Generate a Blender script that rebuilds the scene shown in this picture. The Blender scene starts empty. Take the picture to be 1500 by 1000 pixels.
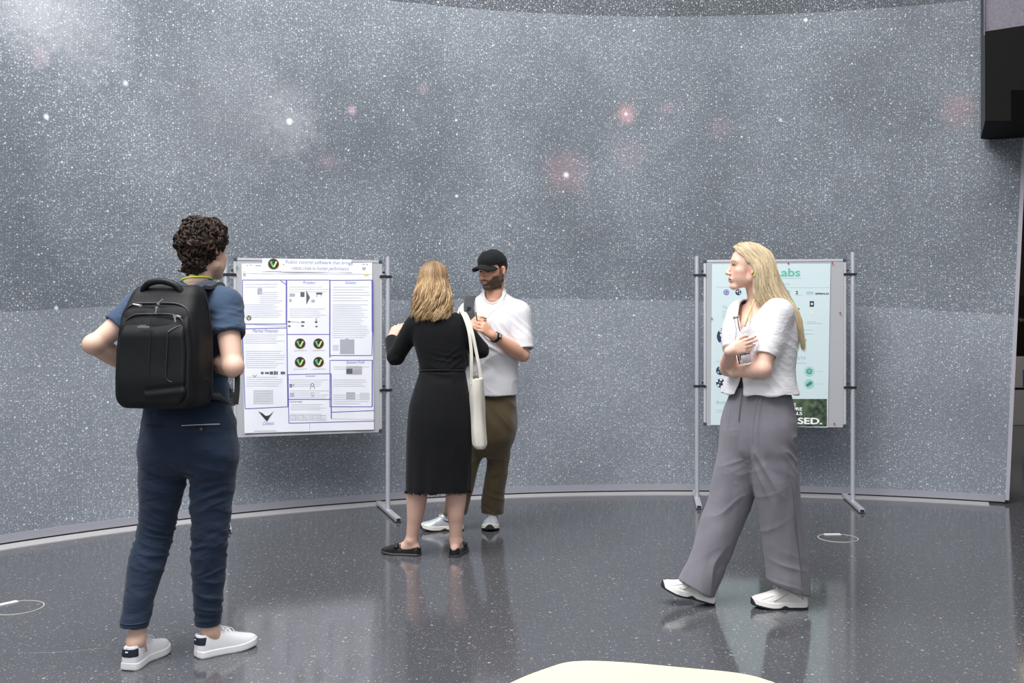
import bpy, math, random
import numpy as np
from mathutils import Vector, Matrix
random.seed(7); RNG = np.random.default_rng(11)
F32 = np.float32
SC = bpy.context.scene
COL = SC.collection
PI = math.pi
CAM_H = 1.40; FPX = 1500.0; HOR = 465.0      # eye height (m), focal length (px), horizon row

def P(px, py, Y):                              # point at depth Y seen at that direction
    return np.array([(px-750.0)/FPX*Y, Y, CAM_H-(py-HOR)/FPX*Y])
def nrm(v):
    v = np.asarray(v, float); return v/np.linalg.norm(v)

# ------------------------------------------------------------------ objects
def tag(o, label=None, cat=None, group=None, kind=None):
    if label: o['label'] = label
    if cat: o['category'] = cat
    if group: o['group'] = group
    if kind: o['kind'] = kind
    return o
def thing(name, loc, label, cat, group=None):
    o = bpy.data.objects.new(name, None); COL.objects.link(o)
    o.location = loc; o.empty_display_size = .1
    return tag(o, label, cat, group)
def origin_of(o):
    v = Vector((0, 0, 0))
    while o is not None:
        v += o.location; o = o.parent
    return np.array(v)
def obj(name, V, F, mat, parent=None, smooth=True, col=None, uv=None, loc=None):
    """one mesh object from world-space vertices; rotation-free parents"""
    V = np.asarray(V, float)
    if parent is not None: off = origin_of(parent)
    elif loc is not None: off = np.array(loc, float)
    else: off = np.zeros(3)
    me = bpy.data.meshes.new(name)
    if isinstance(F, np.ndarray):
        V2 = (V-off).astype(np.float32)
        k = F.shape[1]
        me.vertices.add(len(V2)); me.vertices.foreach_set('co', V2.ravel())
        me.loops.add(F.size); me.loops.foreach_set('vertex_index', F.astype(np.int32).ravel())
        me.polygons.add(len(F)); me.polygons.foreach_set('loop_start', np.arange(0, F.size, k, dtype=np.int32))
        me.update(calc_edges=True); me.validate()
    else:
        me.from_pydata([tuple(v) for v in (V-off)], [], [list(f) for f in F]); me.update()
    if smooth: me.polygons.foreach_set('use_smooth', np.ones(len(me.polygons), dtype=bool))
    if col is not None:
        a = me.color_attributes.new('Col', 'FLOAT_COLOR', 'POINT')
        c = np.ones((len(V), 4), np.float32); c[:, :3] = col; a.data.foreach_set('color', c.ravel())
    if uv is not None:
        l = me.uv_layers.new(name='UVMap')
        li = np.empty(len(me.loops), np.int32); me.loops.foreach_get('vertex_index', li)
        l.data.foreach_set('uv', np.asarray(uv, np.float32)[li].ravel())
    me.materials.append(mat)
    o = bpy.data.objects.new(name, me); COL.objects.link(o)
    if parent is not None: o.parent = parent
    elif loc is not None: o.location = loc
    return o

def obj_multi(name, pieces, parent=None, smooth=False):
    """one mesh whose faces carry several materials; pieces: (V, F, material)"""
    V = []; F = []; idx = []; mats = []
    for v, f, m in pieces:
        n = len(V); V += [tuple(p) for p in v]; F += [[i+n for i in q] for q in f]
        if m not in mats: mats.append(m)
        idx += [mats.index(m)]*len(f)
    o = obj(name, np.array(V), F, mats[0], parent, smooth=smooth)
    for m in mats[1:]: o.data.materials.append(m)
    o.data.polygons.foreach_set('material_index', np.array(idx, np.int32)); return o
class MB:                                       # collects simple solids
    def __init__(s): s.V = []; s.F = []
    def add(s, V, F):
        n = len(s.V); s.V += [tuple(v) for v in V]; s.F += [[i+n for i in f] for f in F]; return s
    def box(s, c, h, R=None, bev=0.0):
        c = np.array(c, float); R = np.eye(3) if R is None else np.array(R)
        if bev <= 0:
            V = [c+R@(np.array([x, y, z])*h) for x in (-1, 1) for y in (-1, 1) for z in (-1, 1)]
            return s.add(V, [(0,1,3,2),(4,6,7,5),(0,4,5,1),(2,3,7,6),(0,2,6,4),(1,5,7,3)])
        import bmesh
        bm = bmesh.new(); bmesh.ops.create_cube(bm, size=2.0)
        for v in bm.verts: v.co = Vector([v.co[i]*h[i] for i in range(3)])
        bmesh.ops.bevel(bm, geom=bm.edges[:], offset=bev, segments=2, affect='EDGES')
        bm.verts.index_update()
        V = [c+R@np.array(v.co) for v in bm.verts]; F = [[v.index for v in f.verts] for f in bm.faces]; bm.free()
        return s.add(V, F)
    def cyl(s, a, b, r, n=16, r2=None):
        a = np.array(a, float); b = np.array(b, float); r2 = r if r2 is None else r2
        d = nrm(b-a); u = nrm(np.cross(d, [0, 0, 1] if abs(d[2]) < .9 else [1, 0, 0])); w = np.cross(d, u)
        V = []
        for c, q in ((a, r), (b, r2)):
            for i in range(n):
                t = 2*PI*i/n; V.append(c+q*(u*math.cos(t)+w*math.sin(t)))
        F = [(i, (i+1) % n, n+(i+1) % n, n+i) for i in range(n)]+[list(range(n))[::-1], list(range(n, 2*n))]
        return s.add(V, F)
    def lathe(s, prof, c=(0, 0, 0), R=None, n=28):
        c = np.array(c, float); R = np.eye(3) if R is None else np.array(R)
        V = []; F = []
        for r, z in prof:
            for i in range(n):
                t = 2*PI*i/n; V.append(c+R@np.array([r*math.cos(t), r*math.sin(t), z]))
        for k in range(len(prof)-1):
            for i in range(n):
                F.append((k*n+i, k*n+(i+1) % n, (k+1)*n+(i+1) % n, (k+1)*n+i))
        return s.add(V, F)
    def build(s, name, mat, parent=None, smooth=False, loc=None):
        return obj(name, np.array(s.V), s.F, mat, parent, smooth=smooth, loc=loc)

# ------------------------------------------------------------------ materials
def new_mat(name):
    m = bpy.data.materials.new(name); m.use_nodes = True
    nt = m.node_tree; b = nt.nodes['Principled BSDF']
    return m, nt, b
def N(nt, typ, **kw):
    n = nt.nodes.new(typ)
    for k, v in kw.items():
        if k.startswith('i_'):
            n.inputs[int(k[2:])].default_value = v
        else: setattr(n, k, v)
    return n
def rgb(r, g, b): # sRGB 0-255 -> linear
    f = lambda c: (c/255/12.92) if c/255 <= .04045 else ((c/255+.055)/1.055)**2.4
    return (f(r), f(g), f(b), 1)
def mat_plain(name, c, rough=.5, metal=0.0, noise=0.06, scale=30, bump=0.0, spec=.5, bscale=None, sheen=0, trans=0, coat=0):
    m, nt, b = new_mat(name)
    tc = N(nt, 'ShaderNodeTexCoord'); nz = N(nt, 'ShaderNodeTexNoise'); nz.inputs['Scale'].default_value = scale; nz.inputs['Detail'].default_value = 5
    nt.links.new(tc.outputs['Object'], nz.inputs['Vector'])
    mx = N(nt, 'ShaderNodeMix', data_type='RGBA'); mx.inputs[6].default_value = [x*(1-noise) for x in c[:3]]+[1]; mx.inputs[7].default_value = [min(1, x*(1+noise)) for x in c[:3]]+[1]
    nt.links.new(nz.outputs['Fac'], mx.inputs[0]); nt.links.new(mx.outputs[2], b.inputs['Base Color'])
    b.inputs['Roughness'].default_value = rough; b.inputs['Metallic'].default_value = metal; b.inputs['Specular IOR Level'].default_value = spec
    b.inputs['Sheen Weight'].default_value = sheen; b.inputs['Coat Weight'].default_value = coat
    b.inputs['Transmission Weight'].default_value = trans
    if bump > 0:
        n2 = N(nt, 'ShaderNodeTexNoise'); n2.inputs['Scale'].default_value = bscale or 200; n2.inputs['Detail'].default_value = 4
        nt.links.new(tc.outputs['Object'], n2.inputs['Vector'])
        bp = N(nt, 'ShaderNodeBump'); bp.inputs['Strength'].default_value = bump; bp.inputs['Distance'].default_value = .004
        nt.links.new(n2.outputs['Fac'], bp.inputs['Height']); nt.links.new(bp.outputs[0], b.inputs['Normal'])
    return m
def mat_cloth(name, c, rough=.85, fold=.5, fscale=(14, 14, 5), weave=.25, wscale=900, noise=.12, sheen=.15, spec=.25):
    """woven cloth: soft folds (stretched noise bump) + fine weave"""
    m, nt, b = new_mat(name)
    tc = N(nt, 'ShaderNodeTexCoord')
    mp = N(nt, 'ShaderNodeMapping'); mp.inputs['Scale'].default_value = fscale; nt.links.new(tc.outputs['Object'], mp.inputs['Vector'])
    nz = N(nt, 'ShaderNodeTexNoise'); nz.inputs['Scale'].default_value = 1; nz.inputs['Detail'].default_value = 3; nz.inputs['Distortion'].default_value = .6
    nt.links.new(mp.outputs[0], nz.inputs['Vector'])
    wv = N(nt, 'ShaderNodeTexNoise'); wv.inputs['Scale'].default_value = wscale; wv.inputs['Detail'].default_value = 2; nt.links.new(tc.outputs['Object'], wv.inputs['Vector'])
    mx = N(nt, 'ShaderNodeMix', data_type='RGBA'); mx.inputs[6].default_value = [x*(1-noise) for x in c[:3]]+[1]; mx.inputs[7].default_value = [min(1, x*(1+noise)) for x in c[:3]]+[1]
    nt.links.new(wv.outputs['Fac'], mx.inputs[0]); nt.links.new(mx.outputs[2], b.inputs['Base Color'])
    b1 = N(nt, 'ShaderNodeBump'); b1.inputs['Strength'].default_value = fold; b1.inputs['Distance'].default_value = .02; nt.links.new(nz.outputs['Fac'], b1.inputs['Height'])
    b2 = N(nt, 'ShaderNodeBump'); b2.inputs['Strength'].default_value = weave; b2.inputs['Distance'].default_value = .002; nt.links.new(wv.outputs['Fac'], b2.inputs['Height'])
    nt.links.new(b1.outputs[0], b2.inputs['Normal']); nt.links.new(b2.outputs[0], b.inputs['Normal'])
    b.inputs['Roughness'].default_value = rough; b.inputs['Sheen Weight'].default_value = sheen; b.inputs['Specular IOR Level'].default_value = spec
    return m
def mat_attr(name, rough=.5, sss=0.0, spec=.4, sheen=0, nscale=300, namp=.05):
    m, nt, b = new_mat(name)
    at = N(nt, 'ShaderNodeAttribute'); at.attribute_name = 'Col'
    tc = N(nt, 'ShaderNodeTexCoord'); nz = N(nt, 'ShaderNodeTexNoise'); nz.inputs['Scale'].default_value = nscale; nt.links.new(tc.outputs['Object'], nz.inputs['Vector'])
    mr = N(nt, 'ShaderNodeMapRange'); mr.inputs[3].default_value = 1-namp; mr.inputs[4].default_value = 1+namp; nt.links.new(nz.outputs['Fac'], mr.inputs[0])
    mu = N(nt, 'ShaderNodeVectorMath', operation='SCALE'); nt.links.new(at.outputs['Color'], mu.inputs[0]); nt.links.new(mr.outputs[0], mu.inputs['Scale'])
    nt.links.new(mu.outputs[0], b.inputs['Base Color'])
    b.inputs['Roughness'].default_value = rough; b.inputs['Specular IOR Level'].default_value = spec; b.inputs['Sheen Weight'].default_value = sheen
    if sss > 0:
        b.inputs['Subsurface Weight'].default_value = sss; b.inputs['Subsurface Radius'].default_value = (.012, .004, .002); b.inputs['Subsurface Scale'].default_value = 1
    return m

# ------------------------------------------------------------------ numpy noise
def _hash(i, j, k):
    n = (i.astype(np.int64)*374761393+j.astype(np.int64)*668265263+k.astype(np.int64)*2147483647) & 0xffffffff
    n = ((n ^ (n >> 13))*1274126177) & 0xffffffff
    return ((n ^ (n >> 16)) & 0xffff).astype(np.float64)/65535.0
def vnoise(Q):
    fl = np.floor(Q); f = Q-fl; f = f*f*(3-2*f); i = fl.astype(np.int64)
    r = 0
    for dx in (0, 1):
        for dy in (0, 1):
            for dz in (0, 1):
                w = (f[:, 0] if dx else 1-f[:, 0])*(f[:, 1] if dy else 1-f[:, 1])*(f[:, 2] if dz else 1-f[:, 2])
                r = r+w*_hash(i[:, 0]+dx, i[:, 1]+dy, i[:, 2]+dz)
    return r*2-1
def fbm(Q, o=3):
    r = 0; a = 1.0
    for k in range(o): r = r+a*vnoise(Q*(2**k)+k*17.3); a *= .5
    return r
def sstep(a, b, x):
    t = np.clip((x-a)/(b-a), 0, 1); return t*t*(3-2*t)

# ------------------------------------------------------------------ signed-distance modelling
def smin(a, b, k):
    if k <= 0: return np.minimum(a, b)
    h = np.maximum(k-np.abs(a-b), 0)/k
    return np.minimum(a, b)-h*h*k*.25
class Prim:
    def __init__(s, f, lo, hi): s.f = f; s.lo = np.array(lo, float); s.hi = np.array(hi, float)
    def ev(s, Q, lo=None, hi=None): return s.f(Q)
def cap(a, b, ra, rb=None):
    a = np.array(a, float); b = np.array(b, float); rb = ra if rb is None else rb
    ab = b-a; L2 = max(ab@ab, 1e-9)
    def f(Q):
        q = Q-a; t = np.clip((q@ab)/L2, 0, 1)
        return np.linalg.norm(q-t[:, None]*ab, axis=1)-(ra+t*(rb-ra))
    r = max(ra, rb); return Prim(f, np.minimum(a, b)-r, np.maximum(a, b)+r)
def ell(c, r, R=None):
    c = np.array(c, float); r = np.array(r, float) if np.ndim(r) else np.array([r]*3, float)
    def f(Q):
        q = Q-c
        if R is not None: q = q@R
        k0 = np.linalg.norm(q/r, axis=1); k1 = np.linalg.norm(q/(r*r), axis=1)+1e-9
        return k0*(k0-1)/k1
    m = r.max() if R is not None else r
    return Prim(f, c-m, c+m)
def rbox(c, h, R=None, r=.01):
    c = np.array(c, float); h = np.array(h, float)
    def f(Q):
        q = Q-c
        if R is not None: q = q@R
        q = np.abs(q)-(h-r)
        return np.linalg.norm(np.maximum(q, 0), axis=1)+np.minimum(q.max(axis=1), 0)-r
    m = np.linalg.norm(h) if R is not None else h
    return Prim(f, c-m, c+m)
def fcyl(a, b, r):                              # flat-ended cylinder
    a = np.array(a, float); b = np.array(b, float); L = np.linalg.norm(b-a); d = (b-a)/L
    def f(Q):
        q = Q-a; t = q@d; rad = np.linalg.norm(q-t[:, None]*d, axis=1)
        return np.maximum(rad-r, np.abs(t-L/2)-L/2)
    return Prim(f, np.minimum(a, b)-r, np.maximum(a, b)+r)
def plane(p, n):                                # inside where (x-p).n < 0
    p = np.array(p, float); n = nrm(n)
    return Prim(lambda Q: (Q-p)@n, [-9]*3, [9]*3)
def catmull(pts, n):
    pts = np.asarray(pts, float)
    if len(pts) < 3:
        t = np.linspace(0, 1, n)[:, None]; return pts[0]*(1-t)+pts[-1]*t
    ext = np.vstack([2*pts[0]-pts[1], pts, 2*pts[-1]-pts[-2]])
    m = len(pts)-1; out = []
    for u in np.linspace(0, m, n):
        i = min(int(u), m-1); t = u-i; p0, p1, p2, p3 = ext[i:i+4]
        out.append(.5*((2*p1)+(p2-p0)*t+(2*p0-5*p1+4*p2-p3)*t*t+(3*p1-p0-3*p2+p3)*t**3))
    return np.array(out)
class Shape:
    """ordered list of (op, prim, k): u union, s subtract, i intersect"""
    def __init__(s): s.L = []
    def u(s, p, k=0.0): s.L.append(('u', p, k)); return s
    def s(s, p, k=0.0): s.L.append(('s', p, k)); return s
    def i(s, p, k=0.0): s.L.append(('i', p, k)); return s
    def shell(s, t): s.L.append(('h', None, t)); return s
    def tube(s, pts, radii, k=0.0, n=10, side=None, flat=None):
        """smooth chain of tapered capsules; flat: per-point ratio of the second radius"""
        pr = np.column_stack([np.asarray(pts, float), radii]); q = catmull(pr, n)
        g = Shape()
        for a, b in zip(q[:-1], q[1:]): g.u(cap(a[:3], b[:3], max(a[3], .001), max(b[3], .001)), 0)
        s.u(g.prim(), k); return s
    @property
    def lo(s): return np.min([p.lo for o, p, k in s.L if o == 'u'], axis=0)
    @property
    def hi(s): return np.max([p.hi for o, p, k in s.L if o == 'u'], axis=0)
    def prim(s):
        pr = Prim(None, s.lo, s.hi); pr.ev = lambda Q, lo=None, hi=None: s.ev(Q, lo, hi); return pr
    def ev(s, Q, lo=None, hi=None):
        d = np.full(len(Q), 1e3)
        for o, p, k in s.L:
            if o == 'h': d = np.maximum(d, -(d+k)); continue
            if lo is not None and o != 'i':
                gap = np.linalg.norm(np.maximum(np.maximum(p.lo-hi, lo-p.hi), 0))
                if gap > k+.03: continue
            e = p.ev(Q, lo, hi)
            if o == 'u': d = smin(d, e, k)
            elif o == 's': d = -smin(-d, e, k)
            else: d = -smin(-d, -e, k)
        return d
def stack(rows, ang=0.0, ex=2.0, cap_ends=True, m=90):
    """horizontal sections; rows: (z, cx, cy, a, b_front, b_back) sorted by z. front = +local y after yaw ang"""
    r = np.array(sorted(rows, key=lambda t: t[0]), float)
    zz = np.linspace(r[0, 0], r[-1, 0], m)
    def hermite(x, y, xi):
        dlt = np.diff(y)/np.diff(x); mm = np.zeros(len(y))
        mm[0] = dlt[0]; mm[-1] = dlt[-1]
        for i in range(1, len(y)-1):
            mm[i] = 0 if dlt[i-1]*dlt[i] <= 0 else 2*dlt[i-1]*dlt[i]/(dlt[i-1]+dlt[i])
        j = np.clip(np.searchsorted(x, xi)-1, 0, len(x)-2); h = x[j+1]-x[j]; t = (xi-x[j])/h
        return (2*t**3-3*t**2+1)*y[j]+(t**3-2*t**2+t)*h*mm[j]+(-2*t**3+3*t**2)*y[j+1]+(t**3-t**2)*h*mm[j+1]
    tab = [hermite(r[:, 0], r[:, c], zz) for c in range(1, 6)]
    ca, sa = math.cos(ang), math.sin(ang)
    def f(Q):
        z = Q[:, 2]; cx, cy, a, bf, bb = [np.interp(z, zz, t) for t in tab]
        x = Q[:, 0]-cx; y = Q[:, 1]-cy
        u = x*ca+y*sa; v = -x*sa+y*ca
        b = np.where(v > 0, bf, bb)
        k = (np.abs(u/a)**ex+np.abs(v/b)**ex)**(1/ex)
        d = (k-1)*np.minimum(a, b)
        if cap_ends: d = np.maximum(d, np.maximum(zz[0]-z, z-zz[-1]))
        return d
    mr = max(r[:, 3].max(), r[:, 4].max(), r[:, 5].max())
    return Prim(f, [r[:, 1].min()-mr, r[:, 2].min()-mr, zz[0]], [r[:, 1].max()+mr, r[:, 2].max()+mr, zz[-1]])

def mesh_sdf(sh, h=.004, disp=None, pad=.02):
    B = 8; lo = sh.lo-pad; hi = sh.hi+pad
    nb = np.maximum(1, np.ceil((hi-lo)/(h*B)).astype(int))
    g = np.stack(np.meshgrid(*[np.arange(n) for n in nb], indexing='ij'), -1).reshape(-1, 3)
    cen = lo+(g+.5)*h*B
    keep = []
    for i in range(0, len(cen), 60000):
        keep.append(np.abs(sh.ev(cen[i:i+60000])) < h*B*.87*1.7)
    g = g[np.concatenate(keep)]
    Nn = nb*B+2
    key = lambda c: ((c[..., 0]+1)*(Nn[1]+2)+(c[..., 1]+1))*(Nn[2]+2)+(c[..., 2]+1)
    g = g[np.lexsort((g[:, 0]//4, g[:, 1]//4, g[:, 2]//3))]
    o9 = np.stack(np.meshgrid(*[np.arange(9)]*3, indexing='ij'), -1).reshape(-1, 3)
    CO = np.array([[x, y, z] for x in (0, 1) for y in (0, 1) for z in (0, 1)])
    ED = [(a, b) for a in range(8) for b in range(a+1, 8) if np.abs(CO[a]-CO[b]).sum() == 1]
    keys = []; verts = []; quads = []
    for i in range(0, len(g), 48):
        gb = g[i:i+48]; base = gb*B
        nod = (base[:, None, :]+o9[None]).reshape(-1, 3)
        X = lo+nod*h
        v = sh.ev(X, X.min(0), X.max(0)).reshape(-1, 9, 9, 9)
        v = np.where(v == 0, 1e-9, v)
        c8 = np.stack([v[:, x:x+8, y:y+8, z:z+8] for x, y, z in CO], -1)
        ng = c8 < 0; act = ng.any(-1) & ~ng.all(-1)
        idx = np.argwhere(act)
        if len(idx):
            vals = c8[act]; acc = np.zeros((len(idx), 3)); cnt = np.zeros(len(idx))
            for a, b in ED:
                va, vb = vals[:, a], vals[:, b]; m = (va < 0) != (vb < 0)
                t = np.where(m, va/np.where(m, va-vb, 1), 0)
                acc += np.where(m[:, None], CO[a]+(CO[b]-CO[a])*t[:, None], 0); cnt += m
            cell = base[idx[:, 0]]+idx[:, 1:]
            verts.append(lo+(cell+acc/cnt[:, None])*h); keys.append(key(cell))
        sg = v < 0
        for ax in range(3):
            s0 = sg[:, :8, :8, :8]; sl = [slice(0, 8)]*3; sl[ax] = slice(1, 9)
            s1 = sg[(slice(None),)+tuple(sl)]
            e = np.argwhere(s0 != s1)
            if not len(e): continue
            n0 = base[e[:, 0]]+e[:, 1:]; inside = s0[tuple(e.T)]
            b1 = np.zeros(3, int); b1[(ax+1) % 3] = 1; b2 = np.zeros(3, int); b2[(ax+2) % 3] = 1
            q = np.stack([key(n0-b1-b2), key(n0-b2), key(n0), key(n0-b1)], 1)
            q[~inside] = q[~inside][:, ::-1]; quads.append(q)
    keys = np.concatenate(keys); verts = np.concatenate(verts); q = np.concatenate(quads)
    od = np.argsort(keys); ks = keys[od]
    j = np.clip(np.searchsorted(ks, q), 0, len(ks)-1); ok = (ks[j] == q).all(1)
    Fq = od[j[ok]]
    if disp is not None: verts = verts+vnormals(verts, Fq)*disp(verts)[:, None]
    return verts, Fq
def vnormals(V, F):
    n = np.cross(V[F[:, 2]]-V[F[:, 0]], V[F[:, 3]]-V[F[:, 1]]) if F.shape[1] == 4 else np.cross(V[F[:, 1]]-V[F[:, 0]], V[F[:, 2]]-V[F[:, 0]])
    r = np.zeros_like(V)
    for c in range(F.shape[1]): np.add.at(r, F[:, c], n)
    return r/np.maximum(np.linalg.norm(r, axis=1), 1e-12)[:, None]
def sdf_obj(name, sh, mat, parent, h=.004, disp=None, col=None):
    V, F = mesh_sdf(sh, h, disp)
    return obj(name, V, F, mat, parent, col=None if col is None else col(V))

# tubes / strands ---------------------------------------------------
def strands(paths, rad, colors=None, sides=5, flat=1.0):
    """paths (S,n,3); rad (n,) or (S,n) -> V,F(,C)"""
    Pn = np.asarray(paths, float); S, n, _ = Pn.shape
    rad = np.broadcast_to(np.asarray(rad, float), (S, n))
    T = np.gradient(Pn, axis=1); T /= np.maximum(np.linalg.norm(T, axis=2, keepdims=True), 1e-9)
    ref = np.zeros_like(T); ref[..., 0] = .31; ref[..., 1] = .87; ref[..., 2] = .38
    U = np.cross(T, ref); U /= np.maximum(np.linalg.norm(U, axis=2, keepdims=True), 1e-9); W = np.cross(T, U)
    a = np.arange(sides)*2*PI/sides
    V = Pn[:, :, None, :]+rad[:, :, None, None]*(U[:, :, None, :]*np.cos(a)[None, None, :, None]+flat*W[:, :, None, :]*np.sin(a)[None, None, :, None])
    idx = np.arange(S*n*sides).reshape(S, n, sides)
    A = idx[:, :-1]; B = idx[:, 1:]
    F = np.stack([A, np.roll(A, -1, 2), np.roll(B, -1, 2), B], -1).reshape(-1, 4)
    C = None
    if colors is not None:
        C = np.broadcast_to(np.asarray(colors)[:, None, None, :] if np.ndim(colors) == 2 else np.asarray(colors)[:, :, None, :], (S, n, sides, 3)).reshape(-1, 3)
    return V.reshape(-1, 3), F, C
def tube_obj(name, pts, r, mat, parent, n=40, sides=8, flat=1.0, closed=False):
    pts = list(pts)
    if closed: pts = pts+[pts[0]]
    q = catmull(pts, n)[None]
    V, F, _ = strands(q, r, sides=sides, flat=flat); return obj(name, V, F, mat, parent)
def ribbon_obj(name, pts, width, thick, wdir, mat, parent, n=40):
    """flat strap along pts; wdir: per-point or single width direction"""
    q = catmull(pts, n); wd = np.asarray(wdir, float)
    wd = catmull(wd, n) if wd.ndim == 2 else np.repeat(wd[None], n, 0)
    T = np.gradient(q, axis=0); T /= np.linalg.norm(T, axis=1, keepdims=True)
    wd = wd-(wd*T).sum(1, keepdims=True)*T; wd /= np.linalg.norm(wd, axis=1, keepdims=True); nn = np.cross(T, wd)
    V = []; F = []
    for i in range(n):
        for a, b in ((-1, -1), (1, -1), (1, 1), (-1, 1)): V.append(q[i]+wd[i]*a*width/2+nn[i]*b*thick/2)
    for i in range(n-1):
        for k in range(4): F.append((i*4+k, i*4+(k+1) % 4, i*4+4+(k+1) % 4, i*4+4+k))
    F += [(3, 2, 1, 0), (n*4-4, n*4-3, n*4-2, n*4-1)]
    return obj(name, V, F, mat, parent, smooth=False)
# text --------------------------------------------------------------
def text_mesh(body, size, align='LEFT', shear=0.0, bold=0.0):
    cu = bpy.data.curves.new('t', 'FONT'); cu.body = body; cu.size = size; cu.align_x = align; cu.align_y = 'CENTER'; cu.shear = shear
    cu.offset = bold; cu.resolution_u = 3
    o = bpy.data.objects.new('t', cu); COL.objects.link(o)
    bpy.context.view_layer.update()
    me = o.to_mesh(); V = [tuple(v.co)[:2] for v in me.vertices]; F = [list(p.vertices) for p in me.polygons]
    o.to_mesh_clear(); bpy.data.objects.remove(o); bpy.data.curves.remove(cu)
    return V, F
# =================================================================== SETTING
WC = np.array([1.2687, 2.2150]); WR = 6.0067      # plan circle of the curved wall
def wallhit(px, py):
    d = np.array([(px-750)/FPX, 1.0]); b = -(d@WC); a = d@d; c = WC@WC-WR*WR
    t = (-b+math.sqrt(b*b-a*c))/a
    X, Y = d*t
    return math.atan2(X-WC[0], Y-WC[1]), CAM_H-(py-HOR)/FPX*Y
def wallpt(th, z, r=0.0): return np.array([WC[0]+(WR+r)*math.sin(th), WC[1]+(WR+r)*math.cos(th), z])

def star_material(name, base_lo, base_hi, dens=1.0, nebulae=(), star_c=(.80, .84, .88), rough=.55, sparse=1.0):
    m, nt, b = new_mat(name); L = nt.links.new
    uv = N(nt, 'ShaderNodeUVMap'); uv.uv_map = 'UVMap'
    n1 = N(nt, 'ShaderNodeTexNoise', noise_dimensions='2D'); n1.inputs['Scale'].default_value = .9; n1.inputs['Detail'].default_value = 5; n1.inputs['Roughness'].default_value = .6
    L(uv.outputs[0], n1.inputs['Vector'])
    cr = N(nt, 'ShaderNodeMapRange'); cr.inputs[1].default_value = .3; cr.inputs[2].default_value = .7; L(n1.outputs['Fac'], cr.inputs[0])
    mx = N(nt, 'ShaderNodeMix', data_type='RGBA'); mx.inputs[6].default_value = base_lo; mx.inputs[7].default_value = base_hi; L(cr.outputs[0], mx.inputs[0])
    cur = mx.outputs[2]
    n3 = N(nt, 'ShaderNodeTexNoise', noise_dimensions='2D'); n3.inputs['Scale'].default_value = 9; n3.inputs['Detail'].default_value = 6; n3.inputs['Roughness'].default_value = .75
    L(uv.outputs[0], n3.inputs['Vector'])
    for (u, v, r, s, colr) in nebulae:
        di = N(nt, 'ShaderNodeVectorMath', operation='DISTANCE'); L(uv.outputs[0], di.inputs[0]); di.inputs[1].default_value = (u, v, 0)
        ad = N(nt, 'ShaderNodeMath', operation='MULTIPLY_ADD'); L(n3.outputs['Fac'], ad.inputs[0]); ad.inputs[1].default_value = r*1.2; 
        L(di.outputs['Value'], ad.inputs[2])
        mr = N(nt, 'ShaderNodeMapRange', interpolation_type='SMOOTHSTEP'); mr.inputs[1].default_value = r*1.65; mr.inputs[2].default_value = r*.65; mr.inputs[3].default_value = 0; mr.inputs[4].default_value = s
        L(ad.outputs[0], mr.inputs[0])
        mm = N(nt, 'ShaderNodeMix', data_type='RGBA'); L(mr.outputs[0], mm.inputs[0]); L(cur, mm.inputs[6]); mm.inputs[7].default_value = colr; cur = mm.outputs[2]
    # star layers: cells per metre, star radius (m), share, brightness
    for (sc, r0, thr, br) in ((108, .0047, .28/dens, .42), (60, .0056, .20/dens, .72), (27, .0074, .35, .92), (7, .0105, .5, 1.0), (1.1, .022, .62, 1.0)):
        vo = N(nt, 'ShaderNodeTexVoronoi', voronoi_dimensions='2D', feature='F1'); vo.inputs['Scale'].default_value = sc; L(uv.outputs[0], vo.inputs['Vector'])
        sp = N(nt, 'ShaderNodeSeparateColor'); L(vo.outputs['Color'], sp.inputs[0])
        ra = N(nt, 'ShaderNodeMapRange'); ra.inputs[1].default_value = thr; ra.inputs[2].default_value = 1; ra.inputs[3].default_value = 0; ra.inputs[4].default_value = r0*sc; L(sp.outputs[0], ra.inputs[0])
        if sc > 30:   # density follows the clouds
            mu = N(nt, 'ShaderNodeMath', operation='MULTIPLY'); L(ra.outputs[0], mu.inputs[0])
            m2 = N(nt, 'ShaderNodeMapRange'); m2.inputs[1].default_value = .2; m2.inputs[2].default_value = .65; m2.inputs[3].default_value = .75; m2.inputs[4].default_value = 1.25; L(n1.outputs['Fac'], m2.inputs[0]); L(m2.outputs[0], mu.inputs[1]); rr = mu.outputs[0]
        else: rr = ra.outputs[0]
        dv = N(nt, 'ShaderNodeMath', operation='DIVIDE'); L(vo.outputs['Distance'], dv.inputs[0])
        mxm = N(nt, 'ShaderNodeMath', operation='MAXIMUM'); L(rr, mxm.inputs[0]); mxm.inputs[1].default_value = 1e-4; L(mxm.outputs[0], dv.inputs[1])
        ms = N(nt, 'ShaderNodeMapRange', interpolation_type='SMOOTHSTEP'); ms.inputs[1].default_value = 1.0; ms.inputs[2].default_value = .35; ms.inputs[3].default_value = 0; L(dv.outputs[0], ms.inputs[0])
        bb = N(nt, 'ShaderNodeMapRange'); bb.inputs[3].default_value = .35*br; bb.inputs[4].default_value = br; L(sp.outputs[1], bb.inputs[0]); L(bb.outputs[0], ms.inputs[4])
        mm = N(nt, 'ShaderNodeMix', data_type='RGBA'); L(ms.outputs[0], mm.inputs[0]); L(cur, mm.inputs[6])
        tint = N(nt, 'ShaderNodeMix', data_type='RGBA'); L(sp.outputs[2], tint.inputs[0]); tint.inputs[6].default_value = (star_c[0]*.86, star_c[1]*.97, star_c[2]*1.05, 1); tint.inputs[7].default_value = (star_c[0]*1.05, star_c[1], star_c[2]*.96, 1)
        L(tint.outputs[2], mm.inputs[7]); cur = mm.outputs[2]
    L(cur, b.inputs['Base Color']); b.inputs['Roughness'].default_value = rough; b.inputs['Specular IOR Level'].default_value = .35
    return m
def uvw(th, z): return (th*WR+20, z)
NEB = []
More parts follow.
